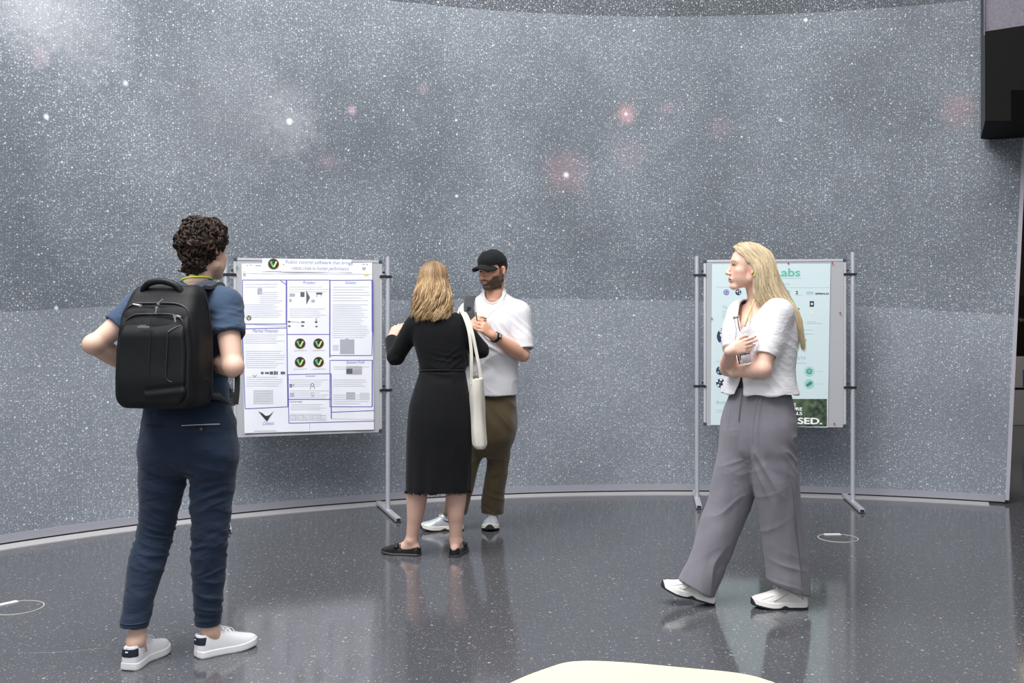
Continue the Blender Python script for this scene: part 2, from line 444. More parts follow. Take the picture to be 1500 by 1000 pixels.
for px, py, rp, s, c in ((917, 167, 20, .8, (.62, .33, .36, 1)), (830, 252, 46, .42, (.40, .22, .26, 1)), (918, 226, 36, .22, (.36, .22, .26, 1)), (515, 161, 9, .7, (.6, .4, .44, 1)),
                       (1405, 160, 34, .42, (.42, .22, .26, 1)), (480, 238, 20, .3, (.45, .32, .36, 1)), (1052, 188, 24, .28, (.36, .22, .26, 1)), (976, 158, 14, .4, (.42, .26, .3, 1)),
                       (60, 82, 16, .4, (.5, .36, .4, 1)), (620, 130, 12, .3, (.45, .32, .36, 1))):
    th, z = wallhit(px, py); u, v = uvw(th, z); NEB.append((u, v, rp/182.0, s*.8, c))
for px, py, rp, s in ((40, 12, 75, .34), (110, 40, 90, .25), (423, 180, 60, .18), (340, 150, 160, .12)):       # bright star clouds
    th, z = wallhit(px, py); u, v = uvw(th, z); NEB.append((u, v, rp/190.0, s, (.62, .64, .68, 1)))
for px, py, rp in ((184, 122, 7), (68, 171, 6), (424, 178, 8), (917, 167, 5), (829, 256, 8), (668, 176, 4), (1180, 29, 5), (669, 287, 5), (347, 687, 5)):   # the brightest stars
    th, z = wallhit(px, py); u, v = uvw(th, z); NEB.append((u, v, rp*.7/182.0, .9, (.85, .87, .9, 1)))
M_WALL = star_material('star print wall', (.110, .127, .148, 1), (.170, .192, .219, 1), 1.15, NEB)
M_WALLTOP = star_material('star print wall top band', (.05, .06, .07, 1), (.08, .09, .105, 1), 1.0)
M_PANEL = star_material('star print lower panel', (.185, .207, .240, 1), (.235, .262, .298, 1), 1.0, (), star_c=(.9, .92, .95), rough=.4, sparse=.6)

seam_px = [(-400, 520), (0, 457), (190, 447), (400, 441), (780, 437), (1100, 441), (1300, 450), (1480, 461)]
seam = [wallhit(x, y) for x, y in seam_px if x >= 0]
S_TH = [-2.3]+[t for t, z in seam]+[.6]; S_Z = [seam[0][1]-.05]+[z for t, z in seam]+[seam[-1][1]-.02]
e0, _ = wallhit(1472, 738); e1, ze1 = wallhit(1496, 240)
def th_end(z): return e0+(e1-e0)*z/ze1
TOPZ = wallhit(750, 17)[1]
def wall_strip(name, z0f, z1f, mat, r=0.0, n=140, thick=.04, nz=6):
    V = []; F = []; UV = []
    for i in range(n+1):
        for j in range(nz+1):
            w = j/nz; t0 = -2.15; th = 0
            s = i/n
            thg = t0+(.43-t0)*s
            z = z0f(thg)*(1-w)+z1f(thg)*w
            te = th_end(z); th = t0+(te-t0)*s
            z = z0f(th)*(1-w)+z1f(th)*w
            V.append(wallpt(th, z, r)); UV.append(uvw(th, z))
    m = nz+1
    for i in range(n):
        for j in range(nz): F.append((i*m+j, i*m+j+1, (i+1)*m+j+1, (i+1)*m+j))
    # return of the free right end
    k = len(V)
    for j in range(m):
        q = V[n*m+j]; V.append(q+np.array([.0, .0, 0])); UV.append(UV[n*m+j])
        dirv = nrm([q[0]-WC[0], q[1]-WC[1], 0]); V.append(q+dirv*thick); UV.append(UV[n*m+j])
    for j in range(nz): F.append((k+2*j, k+2*j+2, k+2*j+3, k+2*j+1))
    return tag(obj(name, V, F, mat, smooth=False, uv=UV), kind='structure')
zs = lambda th: float(np.interp(th, S_TH, S_Z))
wall_strip('wall_back', zs, lambda t: TOPZ, M_WALL, nz=10)
wall_strip('wall_bottom', lambda t: .045, zs, M_PANEL, r=-.006)
wall_strip('wall_top', lambda t: TOPZ+.006, lambda t: 5.2, M_WALLTOP, r=.03)
# baseboard, shadow gap and pale floor border
M_BASE = mat_plain('baseboard paint', rgb(150, 150, 160), .45, noise=.04)
M_GAP = mat_plain('shadow gap', (.012, .012, .014, 1), .8)
M_BORDER = mat_plain('concrete border', rgb(172, 171, 172), .45, noise=.08, scale=18)
def ring_strip(name, r0, z0, r1, z1, mat, n=140, te=None, t0=-2.15):
    V = []; F = []
    for i in range(n+1):
        th = t0+((te if te is not None else th_end(0))-t0)*i/n
        V += [wallpt(th, z0, r0), wallpt(th, z0, r1), wallpt(th, z1, r1), wallpt(th, z1, r0)]
    for i in range(n):
        for k in range(4): F.append((i*4+k, i*4+(k+1) % 4, i*4+4+(k+1) % 4, i*4+4+k))
    F += [(0, 1, 2, 3), (n*4+3, n*4+2, n*4+1, n*4)]
    return tag(obj(name, V, F, mat, smooth=False), kind='structure')
ring_strip('baseboard_back', -.014, .016, .02, .066, M_BASE)
ring_strip('trim_1', -.008, 0.0, .02, .0155, M_GAP)
ring_strip('trim_2', -.155, 0.0, -.0085, .006, M_BORDER, te=wallhit(1448, 744)[0])
# free edge strip of the wall
V = []; F = []
for i in range(21):
    z = .03+(3.0-.03)*i/20; th = th_end(z)
    for dt, dr in ((.0, -.012), (.0045, -.012), (.0045, .05), (.0, .05)): V.append(wallpt(th+dt, z, dr))
for i in range(20):
    for k in range(4): F.append((i*4+k, i*4+(k+1) % 4, i*4+4+(k+1) % 4, i*4+4+k))
tag(obj('trim_3', V, F, mat_plain('edge strip', rgb(168, 166, 176), .5), smooth=False), kind='structure')

# floor: dark polished terrazzo
def floor_material():
    m, nt, b = new_mat('dark polished terrazzo'); L = nt.links.new
    tc = N(nt, 'ShaderNodeTexCoord')
    n1 = N(nt, 'ShaderNodeTexNoise'); n1.inputs['Scale'].default_value = 1.1; n1.inputs['Detail'].default_value = 4; L(tc.outputs['Object'], n1.inputs['Vector'])
    n2 = N(nt, 'ShaderNodeTexNoise'); n2.inputs['Scale'].default_value = 190; n2.inputs['Detail'].default_value = 3; n2.inputs['Roughness'].default_value = .8; L(tc.outputs['Object'], n2.inputs['Vector'])
    mx = N(nt, 'ShaderNodeMix', data_type='RGBA'); mx.inputs[6].default_value = (.040, .042, .049, 1); mx.inputs[7].default_value = (.140, .144, .160, 1)
    cr = N(nt, 'ShaderNodeMapRange'); cr.inputs[1].default_value = .33; cr.inputs[2].default_value = .72; L(n2.outputs['Fac'], cr.inputs[0]); L(cr.outputs[0], mx.inputs[0])
    cur = mx.outputs[2]
    for sc, r0, thr, br in ((95, .0042, .72, .42), (38, .0060, .80, .6), (11, .0080, .62, .8)):
        vo = N(nt, 'ShaderNodeTexVoronoi', voronoi_dimensions='2D', feature='F1'); vo.inputs['Scale'].default_value = sc; L(tc.outputs['Object'], vo.inputs['Vector'])
        sp = N(nt, 'ShaderNodeSeparateColor'); L(vo.outputs['Color'], sp.inputs[0])
        ra = N(nt, 'ShaderNodeMapRange'); ra.inputs[1].default_value = thr; ra.inputs[2].default_value = 1; ra.inputs[3].default_value = 1e-4; ra.inputs[4].default_value = r0*sc; L(sp.outputs[0], ra.inputs[0])
        dv = N(nt, 'ShaderNodeMath', operation='DIVIDE'); L(vo.outputs['Distance'], dv.inputs[0]); L(ra.outputs[0], dv.inputs[1])
        ms = N(nt, 'ShaderNodeMapRange'); ms.inputs[1].default_value = 1; ms.inputs[2].default_value = .6; ms.inputs[3].default_value = 0; ms.inputs[4].default_value = br; L(dv.outputs[0], ms.inputs[0])
        tint = N(nt, 'ShaderNodeMix', data_type='RGBA'); L(sp.outputs[2], tint.inputs[0]); tint.inputs[6].default_value = (.42, .43, .46, 1); tint.inputs[7].default_value = (.55, .46, .40, 1)
        mm = N(nt, 'ShaderNodeMix', data_type='RGBA'); L(ms.outputs[0], mm.inputs[0]); L(cur, mm.inputs[6]); L(tint.outputs[2], mm.inputs[7]); cur = mm.outputs[2]
    # a few pale scuff arcs
    for (cx, cy, r, ax, ay, ar) in ((2.3, 4.62, .52, 1.35, 4.45, .22), (-2.0, 4.9, .62, -1.88, 4.28, .22)):
        d1 = N(nt, 'ShaderNodeVectorMath', operation='DISTANCE'); L(tc.outputs['Object'], d1.inputs[0]); d1.inputs[1].default_value = (cx, cy, 0)
        ab = N(nt, 'ShaderNodeMath', operation='SUBTRACT'); L(d1.outputs['Value'], ab.inputs[0]); ab.inputs[1].default_value = r
        a2 = N(nt, 'ShaderNodeMath', operation='ABSOLUTE'); L(ab.outputs[0], a2.inputs[0])
        m1 = N(nt, 'ShaderNodeMapRange'); m1.inputs[1].default_value = .006; m1.inputs[2].default_value = .001; m1.inputs[3].default_value = 0; m1.inputs[4].default_value = .5; L(a2.outputs[0], m1.inputs[0])
        d2 = N(nt, 'ShaderNodeVectorMath', operation='DISTANCE'); L(tc.outputs['Object'], d2.inputs[0]); d2.inputs[1].default_value = (ax, ay, 0)
        m2 = N(nt, 'ShaderNodeMapRange'); m2.inputs[1].default_value = ar; m2.inputs[2].default_value = ar*.5; m2.inputs[3].default_value = 0; m2.inputs[4].default_value = 1; L(d2.outputs['Value'], m2.inputs[0])
        mu = N(nt, 'ShaderNodeMath', operation='MULTIPLY'); L(m1.outputs[0], mu.inputs[0]); L(m2.outputs[0], mu.inputs[1])
        mm = N(nt, 'ShaderNodeMix', data_type='RGBA'); L(mu.outputs[0], mm.inputs[0]); L(cur, mm.inputs[6]); mm.inputs[7].default_value = (.3, .3, .32, 1); cur = mm.outputs[2]
    L(cur, b.inputs['Base Color'])
    rr = N(nt, 'ShaderNodeMapRange'); rr.inputs[3].default_value = .06; rr.inputs[4].default_value = .15; L(n1.outputs['Fac'], rr.inputs[0]); L(rr.outputs[0], b.inputs['Roughness'])
    b.inputs['Specular IOR Level'].default_value = .6
    return m
V = [(-14, -12, 0), (16, -12, 0), (16, 18, 0), (-14, 18, 0)]
tag(obj('floor', V, [(0, 1, 2, 3)], floor_material(), smooth=False), kind='structure')

# dark beam and concrete at the upper right, dim room behind the end of the wall
M_DARK = mat_plain('near black paint', (.008, .008, .0075, 1), .85, spec=.2, noise=.2)
M_SIDE = mat_plain('dark slate paint', (.04, .045, .055, 1), .7)
M_CONC = mat_plain('rough concrete', rgb(128, 124, 134), .9, noise=.35, scale=70, bump=.6, bscale=60)
Yb = 7.0; x0 = (1443-750)/FPX*Yb; k = (1436.5-750)/FPX
zb = CAM_H+(HOR-203)/FPX*7.7; zt = CAM_H+(HOR-46)/FPX*Yb; zt2 = zt+.04/.26*2.6
bk = (k*7.7, 7.7)
V = [(x0, Yb, zb), (x0+2.6, Yb, zb), (x0+2.6, 9, zb), (bk[0], bk[1], zb), (x0, Yb, zt), (x0+2.6, Yb, zt2), (x0+2.6, 9, zt2), (bk[0], bk[1], zt)]
tag(obj('beam_right', V, [(0, 1, 5, 4), (1, 2, 6, 5), (2, 3, 7, 6), (0, 3, 2, 1), (4, 5, 6, 7)], M_DARK, smooth=False), kind='structure')
tag(obj('trim_4', [V[0], V[3], (bk[0], bk[1], 5.2), (x0-.004, Yb, 5.2)], [(0, 1, 2, 3)], M_SIDE, smooth=False), kind='structure')
V = [(x0, Yb+.02, zt-.02), (x0+2.6, Yb+.02, zt-.02), (x0+2.6, Yb+.02, 5.2), (x0, Yb+.02, 5.2)]
tag(obj('wall_upper_right', V, [(0, 1, 2, 3)], M_CONC, smooth=False), kind='structure')
rc = MB(); xa = (1481-750)/FPX*Yb; za = CAM_H+(HOR-132)/FPX*Yb; zc = CAM_H+(HOR-183)/FPX*Yb
rc.box(((xa*2+.5)/2, Yb-.003, (za+zc)/2), (.25, .004, (za-zc)/2)); tag(rc.build('recess_shade', mat_plain('recess shade black', (.002, .002, .002, 1), .9, spec=.1)), kind='structure')  # thin dark panel; the recess's shade is put into its colour
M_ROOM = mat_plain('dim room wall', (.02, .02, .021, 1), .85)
V = [(4.3, 14.2, 0), (12, 14.2, 0), (12, 14.2, 3.4), (4.3, 14.2, 3.4)]
tag(obj('wall_far_right', V, [(0, 1, 2, 3)], M_ROOM, smooth=False), kind='structure')
V = [(4.15, 8.0, 3.0), (12, 8.0, 3.0), (12, 14.2, 3.0), (4.15, 14.2, 3.0)]
tag(obj('light_block_ceiling', V, [(0, 3, 2, 1)], M_ROOM, smooth=False), kind='structure')  # slab added to keep world light out of the dim room
V = [(12, 7.0, 0), (12, 14.2, 0), (12, 14.2, 3.4), (12, 7.0, 3.4)]
tag(obj('light_block_wall', V, [(0, 1, 2, 3)], M_ROOM, smooth=False), kind='structure')  # unseen wall, added to close the dim room against world light
# printer counter in the dim room
Yc = 13.3; X0 = (1479-750)/FPX*Yc; zq = lambda py, Y=Yc: CAM_H-(py-HOR)/FPX*Y
t = thing('printer_cabinet', (X0+.8, Yc+.15, 0), 'pale grey printer cabinet with blue panel in dim room past wall end', 'cabinet')
M_CAB = mat_plain('pale laminate', rgb(176, 178, 186), .5)
b = MB(); b.box((X0+.8, Yc+.16, zq(571)/2), (.8, .15, zq(571)/2), bev=.008); b.build('lower_body', M_CAB, t)
b = MB(); b.box((X0+.8, Yc+.16, (zq(568)+zq(523))/2), (.8, .16, (zq(523)-zq(568))/2), bev=.01); b.build('upper_body', M_CAB, t)
b = MB(); b.box((X0+.17+.25, Yc-.004, (zq(541)+zq(566))/2), (.25, .006, (zq(541)-zq(566))/2)); b.build('blue_panel', mat_plain('blue film', rgb(22, 110, 180), .4), t)
t = thing('sign_board', (X0+.9, 13.9, 0), 'black sign board with grey word Print in dim room past wall end', 'sign')
b = MB(); b.box((X0+.95, 13.9, .85), (.75, .03, .85)); b.build('panel', M_DARK, t)
TV, TF = text_mesh('Print', .085); Xs = (1485-750)/FPX*13.86
obj('lettering', [(Xs+x, 13.862, zq(468, 13.86)+y) for x, y in TV], TF, mat_plain('grey letter', rgb(150, 150, 150), .6), t, smooth=False)

# floor outlet covers
def outlet(px, py, r, ang, label):
    Y = FPX*CAM_H/(py-HOR); c = np.array([(px-750)/FPX*Y, Y, 0])
    t = thing('floor_outlet', tuple(c), label, 'floor outlet', 'round floor outlet covers')
    b = MB(); b.lathe([(r-.006, .0), (r-.006, .003), (r, .003), (r, 0)], c, n=48); b.build('ring', mat_plain('brass ring', rgb(190, 186, 178), .4, metal=.2), t)
    b = MB(); b.lathe([(0, .0012), (r-.0062, .0012)], c, n=48); b.build('cover', bpy.data.materials['dark polished terrazzo'], t)
    b = MB(); R = np.array(Matrix.Rotation(ang, 3, 'Z')); b.box(c+R@np.array([0, r*.80, .004]), (r*.42, r*.12, .0022), R); b.build('lift_flap', mat_plain('pale metal', rgb(225, 225, 228), .4), t)
outlet(1227.5, 788, .125, .05, 'round floor outlet cover with white flap near right board')
outlet(24, 890, .125, .9, 'round floor outlet cover set in floor at far left edge')

# =================================================================== PIN BOARDS
M_ALU = mat_plain('anodised aluminium', rgb(205, 206, 212), .38, metal=.35, noise=.03)
M_POLE = mat_plain('silver pole', rgb(196, 198, 206), .35, metal=.4, noise=.03)
M_FELT = mat_plain('grey felt', rgb(172, 174, 178), .95, noise=.1, scale=160, bump=.25, bscale=500)
M_BLK = mat_plain('black plastic', (.015, .015, .017, 1), .45)
M_CORN = mat_plain('dark grey plastic', rgb(62, 72, 84), .5)
class Board: pass
def make_board(pl, pr, z0, z1, poletop, gap, label, footback):
    B = Board(); pl = np.array([*pl, 0.]); pr = np.array([*pr, 0.]); B.o = pl; B.L = np.linalg.norm(pr-pl); B.u = (pr-pl)/B.L; B.n = np.array([B.u[1], -B.u[0], 0]); Z = np.array([0, 0, 1.])
    R = np.column_stack([B.u, -B.n, Z]); B.R = R
    t = thing('pin_board', tuple((pl+pr)/2), label, 'pin board', 'mobile pin boards on pole stands'); B.t = t
    s0, s1 = gap[0], B.L-gap[1]; fw = .0095; th = .011
    at = lambda s, d, z: pl+B.u*s+B.n*d+Z*z
    b = MB(); b.box(at((s0+s1)/2, 0, (z0+z1)/2), ((s1-s0)/2-.01, .008, (z1-z0)/2-.01), R); b.build('felt_panel', M_FELT, t)
    b = MB()
    for s in (s0+fw, s1-fw): b.box(at(s, 0, (z0+z1)/2), (fw, th, (z1-z0)/2-.022), R, bev=.003)
    for z in (z0+fw, z1-fw): b.box(at((s0+s1)/2, 0, z), ((s1-s0)/2-.022, th, fw), R, bev=.003)
    b.build('frame', M_ALU, t)
    for s, sg in ((s0, 1), (s1, -1)):
        for z, zg in ((z0, 1), (z1, -1)):
            b = MB(); b.box(at(s+sg*.011, 0, z+zg*.011), (.0125, th+.002, .0125), R, bev=.004); b.build('corner_cap', M_CORN, t)
    for p, sg, pt in ((0.0, 1, poletop[0]), (B.L, -1, poletop[1])):
        b = MB(); b.cyl(at(p, 0, .03), at(p, 0, pt), .0165, 18); b.build('pole', M_POLE, t)
        b = MB(); b.box(at(p, 0, .02), (.021, .345, .0125), R, bev=.003); ft = b.build('foot', M_POLE, t)
        for e in (-1, 1):
            b = MB(); b.box(at(p, e*.346, .02), (.014, .002, .0085), R); b.box(at(p, e*.33, .004), (.018, .012, .0035), R); b.build('end_cap', M_BLK, ft)
        for fz in (.16, .865):
            zc = z1-(z1-z0)*(1-fz) if fz > .5 else z0+(z1-z0)*.23
            zc = z1-.115 if fz > .5 else z0+.30
            g = gap[0] if p == 0 else gap[1]
            b = MB(); b.box(at(p+sg*(g/2-.004), 0, zc), (g/2+.022, .021, .009), R, bev=.003)
            kb = MB(); kb.cyl(at(p+sg*(g-.01), .012, zc+.028), at(p+sg*(g-.01), .03, zc+.028), .008, 12)
            cl = b.build('clamp', M_BLK, t); kb.build('clamp_screw', M_BLK, cl)
    return B
BL = make_board((-1.946, 6.958), (-.886, 7.318), .583, 1.807, (1.827, 1.832), (.052, .045), 'grey pin board holding the handwritten blue-lined poster, left of the pair', 0)
BR = make_board((1.411, 7.81), (2.548, 7.655), .578, 1.838, (1.867, 1.89), (.05, .05), 'grey pin board holding the mint green printed poster, behind the blonde woman', 0)
def hit(B, px, py, off=.0125):
    d = np.array([(px-750)/FPX, 1.0, -(py-HOR)/FPX]); o = np.array([0, 0, CAM_H]); q = B.o+B.n*off
    t = ((q-o)@B.n)/(d@B.n); p = o+d*t
    return (p-B.o)@B.u, p[2]
class Sheet:
    """paper on a board: corners given on the board plane; marks follow its waves"""
    def __init__(s, B, tl, tr, br, bl, wave=.002, off=.0135, seed=0):
        s.B = B; s.off = off; s.amp = wave; s.seed = seed; s.layers = {}
        s.c = [np.array(hit(B, *p, off)) for p in (tl, tr, br, bl)]; s.px = (tl, tr, br, bl)
    def wave(s, a, z):
        return s.amp*(math.sin(a*13+s.seed)*math.sin(z*9+2*s.seed)+.5*math.sin(a*31+z*17))+s.amp*1.5
    def at(s, a, z, lift=0): return s.B.o+s.B.u*a+s.B.n*(s.off+s.wave(a, z)+lift)+np.array([0, 0, z])
    def sheet(s, name, mat, root, n=26, curl=0.0):
        V = []; F = []; tl, tr, br, bl = s.c
        for j in range(n+1):
            for i in range(n+1):
                u, v = i/n, j/n; p = (tl*(1-u)+tr*u)*(1-v)+(bl*(1-u)+br*u)*v
                lift = curl*max(0, v-.9)**2*100*.01*(1+math.sin(u*9))
                V.append(s.at(p[0], p[1], lift))
        for j in range(n):
            for i in range(n):
                a = j*(n+1)+i; F.append((a, a+1, a+n+2, a+n+1))
        m = (n+1)**2; V += [np.array(v)-s.B.n*.0008 for v in V]
        F2 = [tuple(m+k for k in f[::-1]) for f in F]
        s.base = (name, V, F+F2, mat)
    def put(s, key): return s.layers.setdefault(key, MB())
    def line(s, key, x0, y0, x1, y1, w=1.0, lift=.0009, n=14):
        a = np.array(hit(s.B, x0, y0, s.off)); b = np.array(hit(s.B, x1, y1, s.off)); d = b-a; L = np.linalg.norm(d)
        if L < 1e-6: return
        q = np.array([-d[1], d[0]])/L*(w*.5/205); V = []
        for i in range(n+1):
            p = a+d*i/n
            for e in (-1, 1): V.append(s.at(p[0]+e*q[0], p[1]+e*q[1], lift))
        s.put(key).add(V, [(2*i, 2*i+1, 2*i+3, 2*i+2) for i in range(n)])
    def rect(s, key, x0, y0, x1, y1, lift=.0008):
        k = max(1, int(math.ceil(abs(y1-y0)/4))); h = (y1-y0)/k
        for i in range(k): s.line(key, x0, y0+h*(i+.5), x1, y0+h*(i+.5), abs(h)*1.10, lift)
    def box(s, key, x0, y0, x1, y1, w=1.0):
        for a in ((x0, y0, x1, y0), (x1, y0, x1, y1), (x1, y1, x0, y1), (x0, y1, x0, y0)): s.line(key, *a, w)
    def disc(s, key, cx, cy, r, lift=.001, n=24, r_in=0.0):
        c = np.array(hit(s.B, cx, cy, s.off)); k = r/205; V = []
        if r_in > 0:
            for i in range(n):
                for q in (k, r_in/205): V.append(s.at(c[0]+q*math.cos(2*PI*i/n), c[1]+q*math.sin(2*PI*i/n), lift))
            s.put(key).add(V, [(2*i, 2*i+1, (2*i+3) % (2*n), (2*i+2) % (2*n)) for i in range(n)]); return
        V = [s.at(c[0]+k*math.cos(2*PI*i/n), c[1]+k*math.sin(2*PI*i/n), lift) for i in range(n)]
        s.put(key).add(V, [tuple(range(n))])
    def poly(s, key, pts, lift=.0014):
        V = [s.at(*hit(s.B, x, y, s.off), lift) for x, y in pts]; s.put(key).add(V, [tuple(range(len(pts)))])
    def text(s, key, body, px, py, hpx, align='LEFT', shear=0.0, bold=0.0, lift=.0012, maxw=None, slope=0.0, fat=0.0):
        TV, TF = text_mesh(body, 1.0, align, shear, bold)
        if not TV: return
        T = np.array(TV); k = hpx/205/.72
        kx = k
        if maxw: kx = maxw/205/max(np.ptp(T[:, 0]), 1e-6)
        a, z = hit(s.B, px, py, s.off)
        for dx, dy in (((0, 0),) if not fat else ((0, 0), (fat, 0), (-fat, 0), (0, fat*.6), (0, -fat*.6))):
            s.put(key).add([s.at(a+x*kx+dx/205, z+y*k+dy/205, lift+.00008*(dx+2*dy)) for x, y in T], TF)
    def para(s, key, x0, x1, y0, y1, step=3.2, w=.8, rag=.25, rng=random):
        y = y0
        while y < y1:
            s.line(key, x0, y, x1-(x1-x0)*rag*rng.random(), y, w, n=8); y += step
    def flush(s, root, mats):
        nm, V, F, m = s.base
        obj_multi(nm, [(V, F, m)]+[(mb.V, mb.F, mats[k][1]) for k, mb in s.layers.items()], root)
    def part(s, name, root, mats, draw):
        keep, s.layers = s.layers, {}
        draw(); o = obj_multi(name, [(mb.V, mb.F, mats[k][1]) for k, mb in s.layers.items()], root); s.layers = keep; return o
# =================================================================== POSTERS
ink = lambda n, c, r=.7: mat_plain(n, rgb(*c), r, noise=.05)
M_PAPER = mat_plain('white paper', rgb(233, 235, 243), .75, noise=.02, scale=6, bump=.25, bscale=9)
M_PAPER2 = mat_plain('white paper strip', rgb(238, 239, 245), .75, noise=.02, scale=6, bump=.12, bscale=12)
INK = {'blue': ('blue_ruled_lines', ink('blue marker', (92, 92, 176))), 'hand': ('handwriting', ink('blue pen', (140, 146, 190))), 'faint': ('printed_paragraphs', ink('faint print', (206, 208, 216))),
       'grey': ('grey_prints', ink('grey print', (168, 170, 180))), 'dark': ('dark_prints', ink('dark print', (92, 94, 102))), 'black': ('logo_discs', ink('logo black', (42, 48, 52))),
       'orange': ('logo_rims', ink('logo rim', (226, 170, 150))), 'green': ('logo_green_strokes', ink('logo green', (96, 196, 110))), 'lime': ('logo_lime_strokes', ink('logo lime', (214, 226, 130))),
       'yel': ('yellow_marker_dab', ink('yellow marker', (214, 212, 70))), 'fold': ('fold_lines', ink('fold grey', (190, 192, 202)))}
rngp = random.Random(5)
def logo(S, x, y, r):
    S.disc('orange', x, y+.3, r*1.1, .0007); S.disc('black', x, y, r, .0012)
    S.line('green', x-r*.62, y-r*.45, x-r*.02, y+r*.62, r*.3, .0017, 4); S.line('lime', x+r*.05, y+r*.62, x+r*.6, y-r*.5, r*.3, .0019, 4); S.line('green', x-r*.62, y-r*.42, x-r*.2, y-r*.42, r*.2, .0018, 3)
S = Sheet(BL, (353.8, 386), (545, 384.5), (547.6, 629), (358, 634.5), wave=.0022, seed=1)
t = thing('poster', tuple(S.at(*S.c[3])), 'large white poster ruled in blue marker with four round V logos', 'poster', None)
S.sheet('paper', M_PAPER, t)
# blue marker boxes
S.box('blue', 355.3, 410, 419, 474.3); S.line('blue', 354.8, 481.5, 419.5, 480); S.line('blue', 355, 481, 359, 598.5); S.line('blue', 359, 598.5, 421, 595.5); S.line('blue', 420, 474, 421.5, 596, 1.3)
S.box('blue', 420, 410, 483, 489.5); S.line('blue', 483, 410, 483, 523.5, 1.6); S.line('blue', 483, 410.5, 545, 410); S.line('blue', 545.2, 410, 545.4, 486, 2.4); S.line('blue', 545.4, 486, 544.6, 520.5, 1.2); S.line('blue', 483, 520.5, 545, 520.5)
S.box('blue', 483, 527.5, 545, 595.5); S.line('blue', 545.3, 527, 545, 595, 1.6)
S.line('blue', 420, 548.5, 484.5, 547); S.box('blue', 422, 584.5, 484.5, 584.6); S.line('blue', 422, 548, 423, 619.5); S.line('blue', 484.7, 547, 485.2, 613, 1.5); S.line('blue', 423, 619.5, 548, 616.3); S.line('blue', 486, 603.5, 547.5, 601); S.line('blue', 411, 411, 419.5, 417, 1.0)
S.line('fold', 358, 634, 547, 628.8, .9); S.line('fold', 453.5, 619, 453.5, 631, .8); S.line('fold', 354.5, 400.5, 545, 401.5, .7); S.line('fold', 355, 474.5, 419, 477.5, .9); S.line('fold', 372, 631.2, 405, 630.6, 1.0)
S.line('fold', 485, 613, 548, 614, .6)
# headings (handwritten)
H = lambda s, x, y, h, w=None: S.text('hand', s, x, y, h, 'LEFT', .35, 0, maxw=w)
H('Problem', 443, 413.8, 4.2, 18); H('Solution', 505, 413.8, 4.4, 16); H('Market Potential', 369, 484.5, 5, 36); H('Business Model', 507, 530.5, 4, 27); H('Customers', 447, 550.5, 3, 14); H('Advantage', 424, 588, 3, 18)
H('Contact', 384, 620, 5, 16)
# faint printed paragraphs
for a in ((358, 416, 416, 424, 4), (380, 414, 428, 444, 3), (358, 416, 446, 466, 3), (423, 481, 420, 428, 3.5), (424, 480, 452, 466, 3), (487, 542, 420, 442, 4), (487, 542, 446, 486, 2.6), (487, 541, 488, 495, 3), (488, 541, 537, 542, 3), (488, 541, 556, 566, 3), (488, 541, 578, 592, 3.2),
          (358, 417, 490, 505, 3), (360, 418, 514, 540, 3), (361, 419, 552, 566, 3.2), (424, 482, 556, 566, 3), (425, 482, 572, 582, 3), (426, 482, 592, 600, 2.5), (426, 478, 606, 616, 2.2)):
    S.para('faint', *a, rng=rngp)
for a in ((377, 422, 384, 431), (356, 401, 360, 404)): S.rect('grey', *a)
S.rect('grey', 498, 497, 519, 518); S.poly('grey', [(498, 501), (508, 495), (519, 501)], .0012); S.rect('faint', 487, 505, 496, 513)
S.rect('grey', 507, 536, 530, 548); S.rect('dark', 507, 540, 516, 547, .0011); S.rect('grey', 507, 574.5, 520, 585); S.rect('faint', 527, 575, 541, 585); S.rect('faint', 371, 571, 400, 591); S.para('grey', 372, 398, 573, 590, 3.6, .5)
S.rect('grey', 424, 430, 432, 434); S.rect('dark', 440, 428, 446, 434.5); S.poly('dark', [(448.5, 425), (454, 435.5), (448.5, 446)]); S.rect('dark', 463, 428.5, 472, 431); S.line('grey', 464, 431, 464, 435, 1.2); S.line('grey', 470, 431, 470, 434, 1); S.rect('grey', 456, 439, 461, 442.5); S.rect('grey', 423.5, 438, 427, 441.5)
for x, y, w in ((421.5, 471, 4), (441, 471.5, 5), (461, 471.5, 4), (422, 477.5, 3.5), (441, 477, 4), (462, 478, 3)): S.rect('dark', x, y-1, x+w, y+1)
S.line('grey', 426, 471, 440, 472, .6); S.line('dark', 463, 466, 463, 473, .9)
S.disc('dark', 364.5, 465.5, 3.5, r_in=0); S.line('lime', 362.7, 464, 364.5, 468, .9, .0018, 3); S.line('lime', 364.5, 468, 366.4, 464, .9, .0018, 3)
for x, w, h in ((382, 4, 3), (388, 6, 2.4), (395, 5, 4), (401, 3, 5), (404.5, 2.4, 4), (411, 6.5, 3.4)): S.rect('dark', x, 546-h/2, x+w, 546+h/2)
S.poly('grey', [(369, 548), (373, 553), (377, 548), (373, 550)]); S.rect('dark', 424, 562, 428, 567); S.rect('grey', 429, 562.5, 431, 566); S.rect('grey', 424.5, 575.5, 431, 580.5)
S.disc('dark', 457.5, 563.6, 2.6, r_in=1.8); S.line('dark', 455, 566, 454, 570, .7); S.line('dark', 460, 566, 461, 570, .7); S.disc('grey', 457.5, 576.5, 2.2, r_in=1.5); S.rect('grey', 456, 579.5, 460, 580.5)
for i in range(5): S.box('grey', 425+i*11, 608, 433+i*11, 615, .5)
